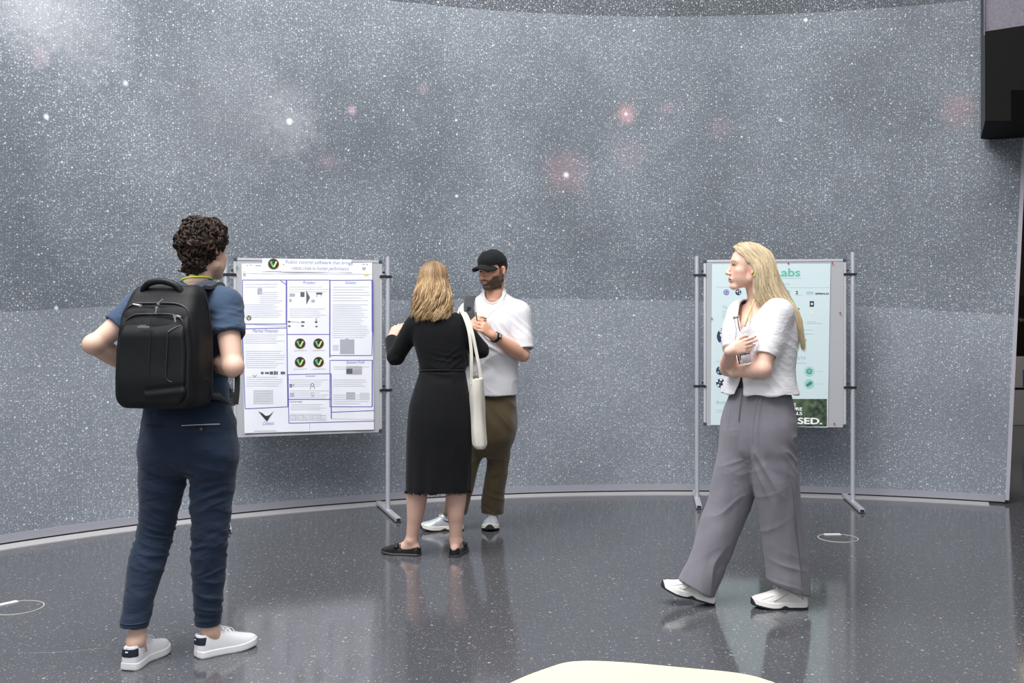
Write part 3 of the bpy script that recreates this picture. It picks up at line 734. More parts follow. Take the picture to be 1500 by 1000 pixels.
# dark drone-like chevron on the contact sheet
S.part('chevron_logo', t, INK, lambda: (S.poly('dark', [(378, 602), (384, 604.5), (391, 610.5), (401, 602), (391, 617.5)]), S.poly('black', [(380, 604), (390, 609), (395, 607.5), (391, 616)], .0018)))
for x in (439.5, 466.5):
    for y in (503, 530): S.part('round_logo', t, INK, lambda: logo(S, x, y, 7.2)); S.line('grey', x-9, y+10.5, x+10, y+10, .5)
for x, y, w in ((361, 388.5, 2), (366, 388.3, 3), (374, 389, 8), (357, 398.3, 2), (531, 387, 3), (536, 387.3, 3)): S.rect('grey', x, y-.7, x+w, y+.7)
S.rect('grey', 530.5, 391.5, 535.5, 395); S.rect('yel', 533.5, 401.8, 540, 404)
S.flush(t, INK)
S2 = Sheet(BL, (384, 378.4), (514.6, 380), (514.6, 399), (384, 397.5), wave=.0012, off=.0185, seed=3)
t = thing('header_strip', tuple(S2.at(*S2.c[3])), 'white handwritten title strip with one round logo above blue-lined poster', 'paper sheet')
S2.sheet('paper', M_PAPER2, t)
S2.part('round_logo', t, INK, lambda: logo(S2, 400.6, 386.5, 7.4)); S2.line('grey', 390, 397.2, 412, 396.8, .5); S2.disc('dark', 415.3, 387.5, .8)
S2.part('handwritten_lettering', t, INK, lambda: (S2.text('hand', 'Robot control software that brings', 417, 383.4, 5.2, 'LEFT', .3, 0, maxw=96), S2.text('hand', 'robots close to human performance', 426, 392.3, 5.2, 'LEFT', .3, 0, maxw=82)))
S2.flush(t, INK)

# mint poster on the right board
M_MINT = mat_plain('mint poster paper', rgb(206, 224, 227), .5, noise=.02, scale=4)
INR = {'teal': ('teal_title', ink('teal ink', (104, 190, 166))), 'tealtext': ('teal_headings', ink('teal pale ink', (150, 196, 194))), 'line': ('printed_paragraphs', ink('pale teal line', (168, 198, 202))), 'navy': ('navy_pictures', ink('navy print', (48, 56, 88))),
       'white': ('white_lettering', ink('white ink', (240, 244, 240))), 'purp': ('purple_picture', ink('purple print', (150, 120, 190))), 'forest': ('forest_picture', None), 'icon': ('teal_icons', ink('icon teal', (140, 200, 190))), 'icond': ('icon_marks', ink('icon dark', (58, 130, 118))), 'black': ('dark_prints', ink('poster black', (44, 46, 60))),
       'mint2': ('pale_green_area', ink('pale green', (196, 228, 208))), 'cream': ('cream_spot', ink('cream print', (228, 228, 200)))}
m, nt, bs = new_mat('forest photograph'); L = nt.links.new
tc = N(nt, 'ShaderNodeTexCoord'); nz = N(nt, 'ShaderNodeTexNoise'); nz.inputs['Scale'].default_value = 26; nz.inputs['Detail'].default_value = 8; L(tc.outputs['Object'], nz.inputs[0])
cr = N(nt, 'ShaderNodeValToRGB'); cr.color_ramp.elements[0].color = rgb(28, 40, 42); cr.color_ramp.elements[0].position = .35; cr.color_ramp.elements[1].color = rgb(96, 116, 84); cr.color_ramp.elements[1].position = .72; L(nz.outputs['Fac'], cr.inputs[0]); L(cr.outputs[0], bs.inputs['Base Color'])
bs.inputs['Roughness'].default_value = .5; INR['forest'] = ('forest_picture', m)
S = Sheet(BR, (1043, 386.5), (1216.6, 386), (1212.3, 626), (1041, 622), wave=.0007, seed=5)
t = thing('poster', tuple(S.at(*S.c[3])), 'mint green printed poster with teal Labs title and dark forest picture', 'poster')
S.sheet('paper', M_MINT, t)
S.part('title_lettering', t, INR, lambda: S.text('teal', 'Labs', 1134, 399.5, 13, 'LEFT', 0, 0, maxw=37, fat=.55)); S.line('line', 1142, 407.5, 1174, 407.5, .8); S.text('tealtext', 'science for materials', 1120, 416, 2.6, maxw=38)
S.line('line', 1048, 420.5, 1098, 420.5, .5); S.line('line', 1150, 421, 1215, 421, .4)
S.disc('purp', 1064, 428, 4.6); S.disc('icon', 1064.5, 427.5, 3.2, .0014, r_in=2.2)
S.disc('navy', 1081.5, 428, 4.6); S.disc('white', 1080, 427, 1.2, .0016); S.disc('white', 1083.5, 429.5, 1.0, .0016); S.disc('white', 1083, 426, .9, .0016)
S.disc('icon', 1153, 428.5, 4.4); S.disc('icond', 1151.5, 428.5, 3.4, .0014)
S.text('black', '2', 1165.5, 428.5, 4.8, fat=.3); S.line('line', 1165, 432, 1175.5, 432, .6); S.line('line', 1181, 428.8, 1192, 428.8, 1.2); S.text('black', 'SPRIN-D', 1194, 430.2, 2.8, maxw=20, fat=.2)
for i in range(3): S.line('line', 1181, 427+i*2.0, 1191, 427+i*2.0, .7)
S.text('tealtext', 'The problem', 1058, 450.5, 5.6, maxw=38)
for i in range(4): S.line('line', 1058, 456+i*2.8, 1098, 456+i*2.8, .8)
S.rect('black', 1186, 441, 1192.3, 449); S.disc('white', 1189.2, 445, 1.7, .0016); S.disc('purp', 1189.2, 445, .8, .002)
S.disc('cream', 1189, 458, 2.6)
S.rect('icond', 1160, 451, 1171, 454); S.rect('line', 1160, 457, 1171, 462)
for i, (x0, x1) in enumerate(((1182, 1195), (1181, 1205), (1177, 1190), (1177, 1192))): S.line('line', x0, 471+[0, 2.5, 12, 18][i], x1, 471+[0, 2.5, 12, 18][i], .7)
S.disc('navy', 1063.5, 492.5, 14.2)
for x, y in ((1056, 484.5), (1062, 483.6), (1068.5, 483), (1057, 490.5), (1063, 489), (1058.5, 496), (1062, 501), (1056, 503.5), (1068, 488.5), (1069, 496)): S.disc('white', x, y, 2.4, .0016, r_in=1.1)
for cy in (542.5, 561): S.disc('navy', 1055.5, cy, 7.0)
for x, y in ((1054, 540), (1058, 544), (1052, 545), (1057, 538)): S.disc('line', x, y, 1.3, .0016)
for x, y, r in ((1050.5, 558, 1.4), (1056, 556, 1.6), (1060, 560.5, 1.8), (1052, 564, 1.6), (1057, 566, 1.5), (1054.5, 560, .8)): S.disc('white', x, y, r, .0016)
S.line('line', 1048, 529, 1062, 529, .6); S.line('line', 1066, 543, 1080, 543, .6); S.line('line', 1066, 561, 1080, 561, .6); S.text('tealtext', 'Business', 1049, 589, 4.6, maxw=30)
S.line('line', 1049, 600, 1080, 600, .6); S.line('line', 1049, 603, 1078, 603, .6)
S.line('icond', 1160, 499.5, 1181, 498, .8); S.disc('icond', 1180.5, 498, 1); S.rect('mint2', 1160, 501, 1180, 509)
S.text('tealtext', 'MARKETS', 1147, 524.3, 4.4, maxw=33); S.line('line', 1150, 531.5, 1181, 531.5, .8)
for y in (543.8, 562): S.disc('icon', 1185.3, y, 7.6); S.disc('white', 1185.3, y, 6.4, .0013, r_in=6.0); S.disc('icon', 1153, y, 7.6); S.line('line', 1160.5, y, 1168, y, .6); S.line('line', 1196, y, 1205, y, .6)
S.disc('icond', 1185.3, 543.8, 4, .0016, r_in=2.6); S.line('icond', 1181.5, 565, 1189, 559.5, 4.2, .0016, 3); S.line('icond', 1183.5, 544, 1187, 544.5, 1, .0018, 3)
def forest_block():
    S.rect('forest', 1112, 584.2, 1211.3, 624.4, .0008)
    for s_, y, h, w in (('THE', 592.5, 4.8, 22), ('FUTURE', 598.7, 4.8, 31), ('METALS', 605.2, 4.8, 31)): S.text('white', s_, 1144, y, h, maxw=w, fat=.3, lift=.0019)
    S.text('white', 'BASED.', 1145.5, 616.3, 9.6, maxw=58, fat=.7, lift=.0019)
S.part('forest_picture', t, INR, forest_block)
S.flush(t, INR)
# loose pins on the boards
def pin(B, px, py, c, label):
    a, z = hit(B, px, py, .016); p = B.o+B.u*a+np.array([0, 0, z]); b = MB(); b.cyl(p+B.n*.0085, p+B.n*.02, .0028, 10); b.cyl(p+B.n*.019, p+B.n*.024, .006, 12)
    o = b.build('push_pin', ink('pin '+label, c, .35), None, loc=p); tag(o, label, 'push pin', 'push pins')
pin(BR, 1219, 384.5, (196, 60, 70), 'red push pin at mint poster upper right corner')
pin(BR, 1230.5, 458, (170, 50, 60), 'dark red push pin alone on grey felt right of mint poster')
pin(BR, 1154.7, 385.3, (180, 60, 75), 'red push pin on top edge of mint poster')
pin(BR, 1042.6, 466, (60, 150, 120), 'green push pin on left edge of mint poster')
pin(BR, 1222, 620.2, (150, 50, 50), 'dark red push pin resting by lower right frame of right board')
pin(BL, 347.3, 390.5, (70, 160, 110), 'green push pin on felt at upper left of left board')

# pale yellow table at the bottom edge
def yellow_table():
    zt = .45; D = lambda px, py: np.array([(px-750)/FPX*(FPX*(CAM_H-zt)/(py-HOR)), FPX*(CAM_H-zt)/(py-HOR)])
    pts = [D(742, 1000), D(770, 987.5), D(800, 976.5), D(825, 968.6), D(848, 966), D(880, 966), D(930, 969), D(1000, 975.5), D(1070, 982), D(1105, 988), D(1128, 995), D(1142, 1000.5)]
    c = np.array([.30, 2.15])
    low = [c+np.array(v) for v in ((.50, .32), (.52, .08), (.44, -.18), (.24, -.38), (-.02, -.44), (-.26, -.36), (-.40, -.14), (-.42, .12), (-.36, .33))]
    ring = catmull([*pts, *low, pts[0]], 120)[:-1]
    t = thing('side_table', (c[0], c[1], 0), 'pale yellow rounded low table at bottom edge of floor', 'table')
    V = []; F = []; n = len(ring); prof = [(.985, zt), (1.0, zt-.004), (1.0, zt-.026), (.985, zt-.03)]
    for k, z in prof: V += [(c[0]+(p[0]-c[0])*k, c[1]+(p[1]-c[1])*k, z) for p in ring]
    for r in range(3):
        for i in range(n): F.append((r*n+i, (r+1)*n+i, (r+1)*n+(i+1) % n, r*n+(i+1) % n))
    F += [list(range(n)), list(range(3*n, 4*n))[::-1]]
    obj('tabletop', V, F, mat_plain('pale yellow lacquer', rgb(222, 215, 178), .6, noise=.05, scale=5), t, smooth=False)
    for dx, dy in ((.25, .2), (-.22, .16), (.1, -.26)):
        b = MB(); b.cyl((c[0]+dx*1.25, c[1]+dy*1.25, 0), (c[0]+dx, c[1]+dy, zt-.028), .012, 14, .017); b.build('leg', M_BASE, t)
yellow_table()
# =================================================================== PEOPLE: shared anatomy
M_SKIN = mat_attr('skin', .48, .0, .35, nscale=250, namp=.05)
M_HAIR = mat_attr('hair', .42, 0, .35, nscale=120, namp=.12)
M_HAIRD = mat_attr('dark hair', .5, 0, .3, nscale=120, namp=.15)
def headframe(f, up=(0, 0, 1)):
    f = nrm(f); r = nrm(np.cross(f, up)); u = np.cross(r, f); return np.column_stack([r, f, u])
class Head:
    """head in its own axes: x to the person's right, y forward, z up; scaled and placed"""
    def __init__(s, c, f, up=(0, 0, 1), sc=1.0, fem=0.0):
        s.c = np.array(c, float); s.R = headframe(f, up); s.s = sc; s.fem = fem
    def w(s, p): return s.c+s.R@(np.array(p, float)*s.s)
    def loc(s, Q): return ((Q-s.c)@s.R)/s.s
    def shape(s):
        f = s.fem; g = Shape()
        g.u(ell((0, -.014, .028), (.0745, .095, .0895)))
        g.u(ell((0, .030, .012), (.0635, .063, .085)), .02)                 # forehead and face block
        g.u(ell((0, .040, -.055), (.052-.003*f, .052, .052)), .025)
        jw = .056-.006*f; jr = .019-.002*f
        for e in (-1, 1):
            g.u(cap((e*jw, -.004, -.060+.004*f), (e*.018, .066, -.102), jr, .017), .018)
            g.u(cap((e*.064, -.008, -.01), (e*jw, -.004, -.060), .014, jr), .02)
            g.u(ell((e*.043, .053, -.024), (.022, .024, .018)), .02)         # cheekbone
            g.u(ell((e*.036, .046, -.055), (.026, .030, .032)), .02)         # cheek
            g.u(cap((e*.012, .083, .026), (e*.043, .070, .026), .0085-.002*f, .008), .014)
        g.u(ell((0, .076, -.101), (.021-.004*f, .020, .017)), .014)         # chin
        for e in (-1, 1): g.s(ell((e*.033, .102, .004), (.019, .020, .0115)), .010)
        for e in (-1, 1): g.u(ell((e*.032, .0665, .003), (.0155, .0185, .0135)), .004)   # lids over the ball
        # nose
        g.u(cap((0, .084, .012), (0, .1085-.002*f, -.030), .0075, .0095), .009)
        g.u(ell((0, .1125-.001*f, -.0345), (.0098-.001*f, .0105, .0088)), .006)
        for e in (-1, 1): g.u(ell((e*.0115, .100, -.038), (.0075-.001*f, .0105, .0075)), .004)
        for e in (-1, 1): g.s(ell((e*.0062, .1085, -.0455), (.0034, .005, .0042)), .002)
        # lips
        g.u(ell((0, .082, -.066), (.027, .016, .017)), .012)
        g.u(ell((0, .0945, -.0625), (.0225, .0085, .0058+.0008*f)), .003); g.u(ell((0, .0935, -.0735), (.0195, .0085, .0062+.001*f)), .003)
        g.s(ell((0, .1035, -.068), (.024, .006, .0013)), .002)
        # eye openings
        for e in (-1, 1): g.s(ell((e*.032, .088, .003), (.0138, .014, .0048)), .0012)
        # ears
        for e in (-1, 1):
            a = .35; Re = np.array([[1, 0, 0], [0, math.cos(.2), -math.sin(.2)], [0, math.sin(.2), math.cos(.2)]])
            Ry = np.array([[math.cos(e*a), -math.sin(e*a), 0], [math.sin(e*a), math.cos(e*a), 0], [0, 0, 1]])
            q = Ry@Re
            g.u(ell((e*.0795, -.014, -.004), (.0065, .0185, .031), q), .006); g.u(ell((e*.077, -.006, -.028), (.0065, .010, .011), q), .005)
            g.s(ell((e*.0862, -.011, -.002), (.0045, .0105, .018), q), .003)
        pr = Prim(None, [0]*3, [0]*3); r = .155*s.s
        pr.lo = s.c-r; pr.hi = s.c+r
        pr.ev = lambda Q, lo=None, hi=None: g.ev(s.loc(Q))*s.s
        return pr
    def eyes(s, parent, iris=(70, 60, 45), look=(0, 1, 0)):
        m, nt, b = new_mat('eye'); L = nt.links.new; at = N(nt, 'ShaderNodeAttribute'); at.attribute_name = 'Col'; L(at.outputs['Color'], b.inputs['Base Color']); b.inputs['Roughness'].default_value = .12
        for e in (-1, 1):
            V, F = ball(.0118*s.s, 20, 24); d = V@nrm(look)/(.0118*s.s)
            c = np.where((d > .965)[:, None], [.01, .01, .01], np.where((d > .74)[:, None], np.array(rgb(*iris)[:3]), [.62, .58, .56]))
            obj('eye', s.w((e*.032, .0715, .003))+V@s.R.T, F, m, parent, col=c)
    def paint(s, V, skin, lip=(.55, .22, .20), brow=(.10, .06, .04), browk=1.0, stubble=None, blush=.35, lash=.7, lw=.0022):
        q = s.loc(V); x = np.abs(q[:, 0]); y, z = q[:, 1], q[:, 2]
        C = np.tile(np.array(skin), (len(V), 1)); inside = (np.linalg.norm(q, axis=1) < .16) & (z > -.135)
        def mix(m, c): m = (m*inside)[:, None]; return C*(1-m)+np.array(c)*m
        red = np.array(skin)*np.array([1.02, .72, .66])
        C = mix(blush*np.exp(-((x-.048)/.022)**2-((z+.03)/.024)**2)*(y > .01), red)
        C = mix(.5*np.exp(-(x/.016)**2-((z+.036)/.012)**2)*(y > .085), red)
        C = mix(.45*((x > .066) & (y < .012) & (y > -.045) & (np.abs(z+.004) < .042)), red)
        C = mix(.55*np.exp(-((x-.032)/.021)**2-((z-.004)/.0115)**2)*(y > .05), np.array(skin)*np.array([.62, .52, .5]))
        lp = sstep(1.15, .85, np.sqrt((x/.0235)**2+((z+.0675)/(.0112))**2))*(y > .078)
        lipw = lip
        lidl = np.exp(-((z-.0078+ (x-.032)**2*9)/lw)**2)*(np.abs(x-.032) < .0165)*(y > .065)
        if stubble is not None:
            n = fbm(q*420, 2)*.10
            line = -.050+.022*sstep(.040, .066, x)                       # cheek line, higher towards the ear
            m = sstep(line+.008, line-.010, z)*sstep(-.020, -.004, y)*sstep(-.135, -.112, z)
            m = m*(1-sstep(.034, .026, x)*sstep(-.060, -.056, z)*(y > .06))
            m = np.maximum(m, sstep(.030, .025, x)*sstep(-.047, -.051, z)*sstep(-.064, -.058, z)*(y > .075))
            m = np.maximum(m, .9*sstep(.056, .062, x)*sstep(.035, .02, z)*sstep(-.008, -.003, y)*sstep(.020, .012, y)*(z > -.07))
            C = mix(np.clip(m*(.93+n), 0, .97), stubble)
        C = mix(lp, lipw)
        C = mix(.8*np.exp(-((z+.068)/.0016)**2)*(x < .023)*(y > .082), np.array(lip)*.3)
        C = mix(lash*lidl, (.03, .02, .018))
        bz = .0245+.004*np.sin(np.clip((x-.012)/.038, 0, 1)*PI)-.003*sstep(.035, .05, x)
        C = mix(browk*sstep(.0062, .003, np.abs(z-bz))*sstep(.009, .014, x)*sstep(.053, .047, x)*(y > .045)*(.8+.2*fbm(q*600, 1)), brow)
        return C
def ball(r, m=12, n=18):
    V = [(0, 0, r)]; F = []
    for i in range(1, m):
        for j in range(n): V.append((r*math.sin(PI*i/m)*math.cos(2*PI*j/n), r*math.sin(PI*i/m)*math.sin(2*PI*j/n), r*math.cos(PI*i/m)))
    V.append((0, 0, -r))
    for j in range(n): F.append((0, 1+j, 1+(j+1) % n))
    for i in range(m-2):
        for j in range(n): a = 1+i*n+j; b_ = 1+i*n+(j+1) % n; F.append((a, a+n, b_+n, b_))
    k = 1+(m-2)*n
    for j in range(n): F.append((k+j, len(V)-1, k+(j+1) % n))
    return np.array(V), F
def rotv(v, ax, a):
    ax = nrm(ax); v = np.asarray(v, float); return v*math.cos(a)+np.cross(ax, v)*math.sin(a)+ax*(ax@v)*(1-math.cos(a))
def hand(sh, wrist, d, pn, thumb_side, curl=(.5, .55, .6, .7), thumb=(.6, .35), sc=1.0, k=.012, spread=.06, wr=.024):
    """d: wrist->knuckles; pn: palm normal (out of the palm); thumb_side: unit towards the thumb. returns fingertips + nail normals"""
    d = nrm(d); pn = nrm(np.asarray(pn)-np.dot(pn, d)*d); ts = nrm(np.asarray(thumb_side)-np.dot(thumb_side, d)*d-np.dot(thumb_side, pn)*pn); w = np.array(wrist, float)
    g = Shape(); tips = []
    offs = (.028, .0095, -.0095, -.027); lk = (.082, .086, .082, .074)
    ends = [w+(d*l+ts*o)*sc for l, o in zip(lk, offs)]
    g.u(cap(w-d*.01*sc, w+d*.02*sc, wr*sc*.85, .021*sc))
    g.u(ell(w+d*.048*sc, np.array([.036, .046, .0145])*sc, np.column_stack([ts, d, pn])), .012*sc)
    for e, o in zip(ends, offs): g.u(cap(w+(d*.022+ts*o*.62)*sc, e, .0125*sc, .0108*sc), .010*sc)
    g.u(cap(w+(d*.018+ts*.016+pn*.006)*sc, w+(d*.050+ts*.032+pn*.008)*sc, .016*sc, .012*sc), .012*sc)   # thumb ball
    L = ((.043, .027, .021), (.047, .030, .023), (.044, .028, .022), (.034, .021, .019)); rr = (.0092, .0095, .009, .008)
    for i in range(4):
        p = ends[i]; a = 0; dd = rotv(d, pn, 0)
        base = nrm(d+ts*spread*(1.5-i)*.9); r = rr[i]*sc; fg = Shape()
        for j in range(3):
            a += curl[i]*(1.0, 1.05, .7)[j]
            v = nrm(base*math.cos(a)+pn*math.sin(a)); q = p+v*L[i][j]*sc; r2 = r*(.93, .92, .86)[j]
            fg.u(cap(p, q, r, r2), .002); p = q; r = r2
        nn = nrm(base*math.sin(a)-pn*math.cos(a)); tips.append((p, v, nn, r))
        g.u(fg.prim(), .006*sc)
    p = w+(d*.045+ts*.034+pn*.008)*sc; v0 = nrm(d*.62+ts*.7+pn*.25); a = 0; ax = nrm(np.cross(v0, nrm(d*.8-ts*.6+pn*.5))); r = .0115*sc; fg = Shape()
    for j, l in enumerate((.034, .030, .022)):
        a += thumb[0] if j == 0 else thumb[1]
        v = rotv(v0, ax, a); q = p+v*l*sc; r2 = r*(.92, .92, .84)[j]; fg.u(cap(p, q, r, r2), .002); p = q; r = r2
    tips.append((p, v, nrm(np.cross(ax, v)), r)); g.u(fg.prim(), .007*sc)
    sh.u(g.prim(), k); return tips
def sleeve(s, pts, radii, end, k, n=10):
    """cloth tube that stops flat at `end`; returns the cutter that opens it once the garment is hollow"""
    d = nrm(np.asarray(end)-np.asarray(pts[-2])); g = Shape(); g.tube(list(pts[:-1])+[np.asarray(end)+d*.02], radii, 0, n); g.s(fcyl(end, np.asarray(end)+d*.14, .13)); s.u(g.prim(), k)
    return lambda: s.s(fcyl(np.asarray(end)-d*.02, np.asarray(end)+d*.012, radii[-1]-.006), .002)
def collar(o, prim, a, b, r, mat, n=26, front=0.0):
    """ribbed neckband: follows the edge that `prim` cut into the garment mesh o (axis a->b)"""
    V = np.empty(len(o.data.vertices)*3); o.data.vertices.foreach_get('co', V); V = V.reshape(-1, 3)+origin_of(o)
    ax = nrm(np.asarray(b)-np.asarray(a)); u = nrm(np.cross(ax, [0, 1, 0])); w = np.cross(ax, u)
    d = np.abs(prim.f(V)); q = V-np.asarray(a); ok = (d < .0045) & (np.linalg.norm(q, axis=1) < .14); V, q = V[ok], q[ok]
    an = np.arctan2(q@w, q@u); pts = []
    for i in range(n):
        m = np.abs((an-(-PI+2*PI*(i+.5)/n)+PI) % (2*PI)-PI) < PI/n*1.3
        if m.sum() > 2: pts.append(V[m].mean(0))
    pts = np.array(pts); 
    for _ in range(3): pts = .5*pts+.25*np.roll(pts, 1, 0)+.25*np.roll(pts, -1, 0)
    c = pts.mean(0); pts = c+(pts-c)*1.03
    Q = catmull(np.vstack([pts[-1:], pts, pts[:2]]), 110)[4:-3]
    V, F, _ = strands(np.vstack([Q, Q[:1]])[None], r, sides=8); return obj('neckband', V, F, mat, o)
def limb(sh, pts, radii, k=.02, n=9): return sh.tube(pts, radii, k, n)
# shoes ---------------------------------------------------------------------
def shoe(parent, heel, yaw, pitch, L, W, kind, mats, mirror=1, tab=None):
    """heel: ground point under the heel end; yaw: heading angle (0=+Y, positive to +X); kind sneaker/runner/loafer"""
    cy, sy = math.cos(yaw), math.sin(yaw); fw = np.array([sy, cy, 0.]); rt = np.array([cy, -sy, 0.]); up = np.array([0, 0, 1.])
    fw2 = fw*math.cos(pitch)+up*math.sin(pitch); up2 = -fw*math.sin(pitch)+up*math.cos(pitch)
    R = np.column_stack([rt, fw2, up2]); heel = np.array(heel, float)
    W2 = W/2; ys = np.array([0, .04, .12, .25, .42, .58, .72, .84, .93, 1.0])*L
    hw = np.array([.30, .62, .74, .70, .68, .88, 1.0, .88, .60, .12])*W2
    cx = np.array([0, 0, 0, -.01, -.04, -.02, .02, .03, .02, .0])*L*.5*mirror*-1
    if kind == 'sneaker': sh_ = .030; top = np.array([.10, .105, .106, .100, .092, .080, .066, .056, .050, .038])
    elif kind == 'runner': sh_ = .034; top = np.array([.10, .108, .110, .104, .097, .086, .070, .061, .056, .044])
    else: sh_ = .013; top = np.array([.062, .070, .070, .062, .060, .066, .055, .042, .036, .024])
    toe_spring = .018 if kind == 'runner' else .008
    base = np.interp(ys, [0, .03*L, .65*L, L], [.004 if kind != 'loafer' else 0, 0, 0, toe_spring])
    dense = np.linspace(0, L, 60)
    sm = lambda a: catmull(np.column_stack([ys, a, a*0]), 200)
    def table(a):
        c = sm(a); return np.interp(dense, c[:, 0], c[:, 1])
    THW, TCX, TTOP, TB = table(hw), table(cx), table(top), table(base)
    def sole(Q):
        y = Q[:, 1]; h = np.interp(y, dense, THW); c = np.interp(y, dense, TCX); b0 = np.interp(y, dense, TB)
        fl = .004 if kind != 'loafer' else .0025
        dx = np.abs(Q[:, 0]-c)-(h+fl-np.maximum(0, (Q[:, 2]-b0)-.01)*.12); dz = np.maximum(b0-Q[:, 2], Q[:, 2]-(b0+sh_*(1 if kind != 'runner' else 1)+(0 if kind != 'runner' else 0)))
        dy = np.maximum(-y-.002, y-L)
        d3 = np.stack([dx*.9, dz, dy], 1)+.004
        return np.linalg.norm(np.maximum(d3, 0), axis=1)+np.minimum(d3.max(1), 0)-.004
    def upper(Q):
        y = Q[:, 1]; h = np.interp(y, dense, THW)*.97; c = np.interp(y, dense, TCX); t = np.interp(y, dense, TTOP); b0 = np.interp(y, dense, TB)+sh_*.55
        k = (np.abs((Q[:, 0]-c)/h)**2.6+np.abs(np.maximum(Q[:, 2]-b0, 0)/(t-b0))**2.4)**(1/2.5)
        d = (k-1)*np.minimum(h, t-b0)*.8
        return np.maximum(np.maximum(d, b0-Q[:, 2]), np.maximum(-y-.001, y-L+.004))
    BX = ([-W2-.02, -.01, -.01], [W2+.02, L+.01, .13])
    us = Shape(); us.u(Prim(upper, *BX))
    if kind == 'loafer': us.s(ell((0, L*.20, .078), (W2*.60, L*.30, .046)), .004); us.u(cap((-W2*.8, L*.56, .050), (W2*.8, L*.56, .050), .012), .006); us.i(Prim(upper, *BX) if False else plane((0, 0, .2), (0, 0, 1)))
    else:
        us.s(ell((0, L*.15, .118), (W2*.52, L*.155, .044)), .004)
        us.u(cap((0, L*.36, .097 if kind == 'runner' else .092), (0, L*.50, .084 if kind == 'runner' else .078), W2*.36, W2*.33), .010)
        us.s(ell((0, L*.17, .112), (W2*.46, L*.125, .05)), .003)
    T = lambda V: heel+V@R.T
    V, F = mesh_sdf(us, .0026)
    ob = obj('shoe', T(V), F, mats[0], parent)
    ss = Shape(); ss.u(Prim(sole, *BX))
    if kind == 'runner':
        ss.s(ell((0, L*.44, -.004), (W, L*.085, .019)), .004)
    if kind == 'loafer':
        ss.u(Prim(lambda Q: np.maximum(np.maximum(np.abs(Q[:, 0])-W2*.72*np.sqrt(np.clip(1-((Q[:, 1]-L*.13)/(L*.135))**2, 0.01, 1)), np.abs(Q[:, 1]-L*.13)-L*.13), np.abs(Q[:, 2]+.0)-.014), *BX))
    V, F = mesh_sdf(ss, .0026); V[:, 2] = np.maximum(V[:, 2], np.interp(V[:, 1], dense, TB)*0)
    obj('sole', T(V), F, mats[1], ob)
    if kind == 'runner':          # dark outsole
        so = Shape(); so.u(Prim(lambda Q: np.maximum(sole(Q-np.array([0, 0, 0])), Q[:, 2]-np.interp(Q[:, 1], dense, TB)-.008-.026*sstep(.93*L, L, Q[:, 1])-.010*np.exp(-((Q[:, 1]-L*.44)/(L*.06))**2))-.0014, *BX)); so.s(ell((0, L*.44, -.008), (W, L*.05, .010)), .002)
        V, F = mesh_sdf(so, .0026); V[:, 2] = np.maximum(V[:, 2], 0); obj('outsole', T(V), F, mats[2], ob)
    if kind != 'loafer':          # laces
        paths = []
        for i in range(5):
            y = L*(.36+.05*i); zt = np.interp(y, dense, TTOP)+(.019 if kind == 'runner' else .018)-.0016*i
            xs = np.linspace(-1, 1, 12); paths.append(np.column_stack([xs*W2*.42, y+xs*.006*(-1)**i, zt+.002-.012*xs**2]))
        for e in (-1, 1):
            a = np.linspace(0, 1, 12); paths.append(np.column_stack([e*(.008+.020*np.sin(a*PI)), L*.345+.03*a*(1 if e > 0 else .7), np.interp(L*.36, dense, TTOP)+.016+.004*np.sin(a*PI)-.008*a]))
        V, F, _ = strands(np.array(paths), .0026, flat=.6); obj('laces', T(V), F, mats[3], ob)
    if tab is not None:
        tb = Shape(); tb.u(Prim(lambda Q: np.maximum(np.maximum(upper(Q)-.0016, Q[:, 1]-.030-.25*(Q[:, 2]-.07)), np.abs(Q[:, 2]-.070+.10*np.abs(Q[:, 0])*(Q[:, 2] > .07))-.0165), [-W2-.02, -.012, .04], [W2+.02, .06, .10]))
        V, F = mesh_sdf(tb, .0022); tbo = obj('heel_tab', T(V), F, tab, ob)
    return ob, T, dense, THW, TTOP, TCX, R
def ankle_of(heel, yaw, fwd=.062, z=.10):
    return np.array(heel, float)+np.array([math.sin(yaw)*fwd, math.cos(yaw)*fwd, z])
def nails(tips, parent, mat, sc=1.0, only=range(5)):
    for i in only:
        p, v, nn, r = tips[i]; s_ = np.cross(v, nn)
        V, F = ball(1.0, 8, 12); Q = V*np.array([.0048, .0065, .0016])*sc
        obj('fingernail', p+v*.0035+nn*(r+.0006)+Q@np.column_stack([s_, v, nn]).T, F, mat, parent)
def folds(scale, amp, axis=(1, 1, 1), o=2, seed=0.0, ridged=True):
    sc = np.array(scale, float)
    def f(V):
        n = fbm(V*sc+seed, o)
        if ridged: n = 1-2*np.abs(n)
        return amp*n
    return f
def creases(V, centers, amp):      # soft elongated folds where cloth gathers: (point, across-axis, wavelength, reach, seed)
    r = np.zeros(len(V))
    for c, ax, wl, reach, ph in centers:
        q = V-np.array(c); ax = nrm(ax); rad = np.linalg.norm(q, axis=1); m = rad < reach*2.2
        if not m.any(): continue
        q = q[m]; t = q@ax; o = q-t[:, None]*ax; wob = .35*wl*vnoise(q/(wl*2.2)+ph*5.1)
        n = vnoise(np.column_stack([(t+wob)/(wl*.62)+ph*7.7, o[:, 0]/(wl*3)+o[:, 1]/(wl*3), o[:, 2]/(wl*3)+ph]))
        r[m] += np.exp(-(rad[m]/reach)**2)*(1.15-2.1*np.abs(n)**.8)
    return amp*r
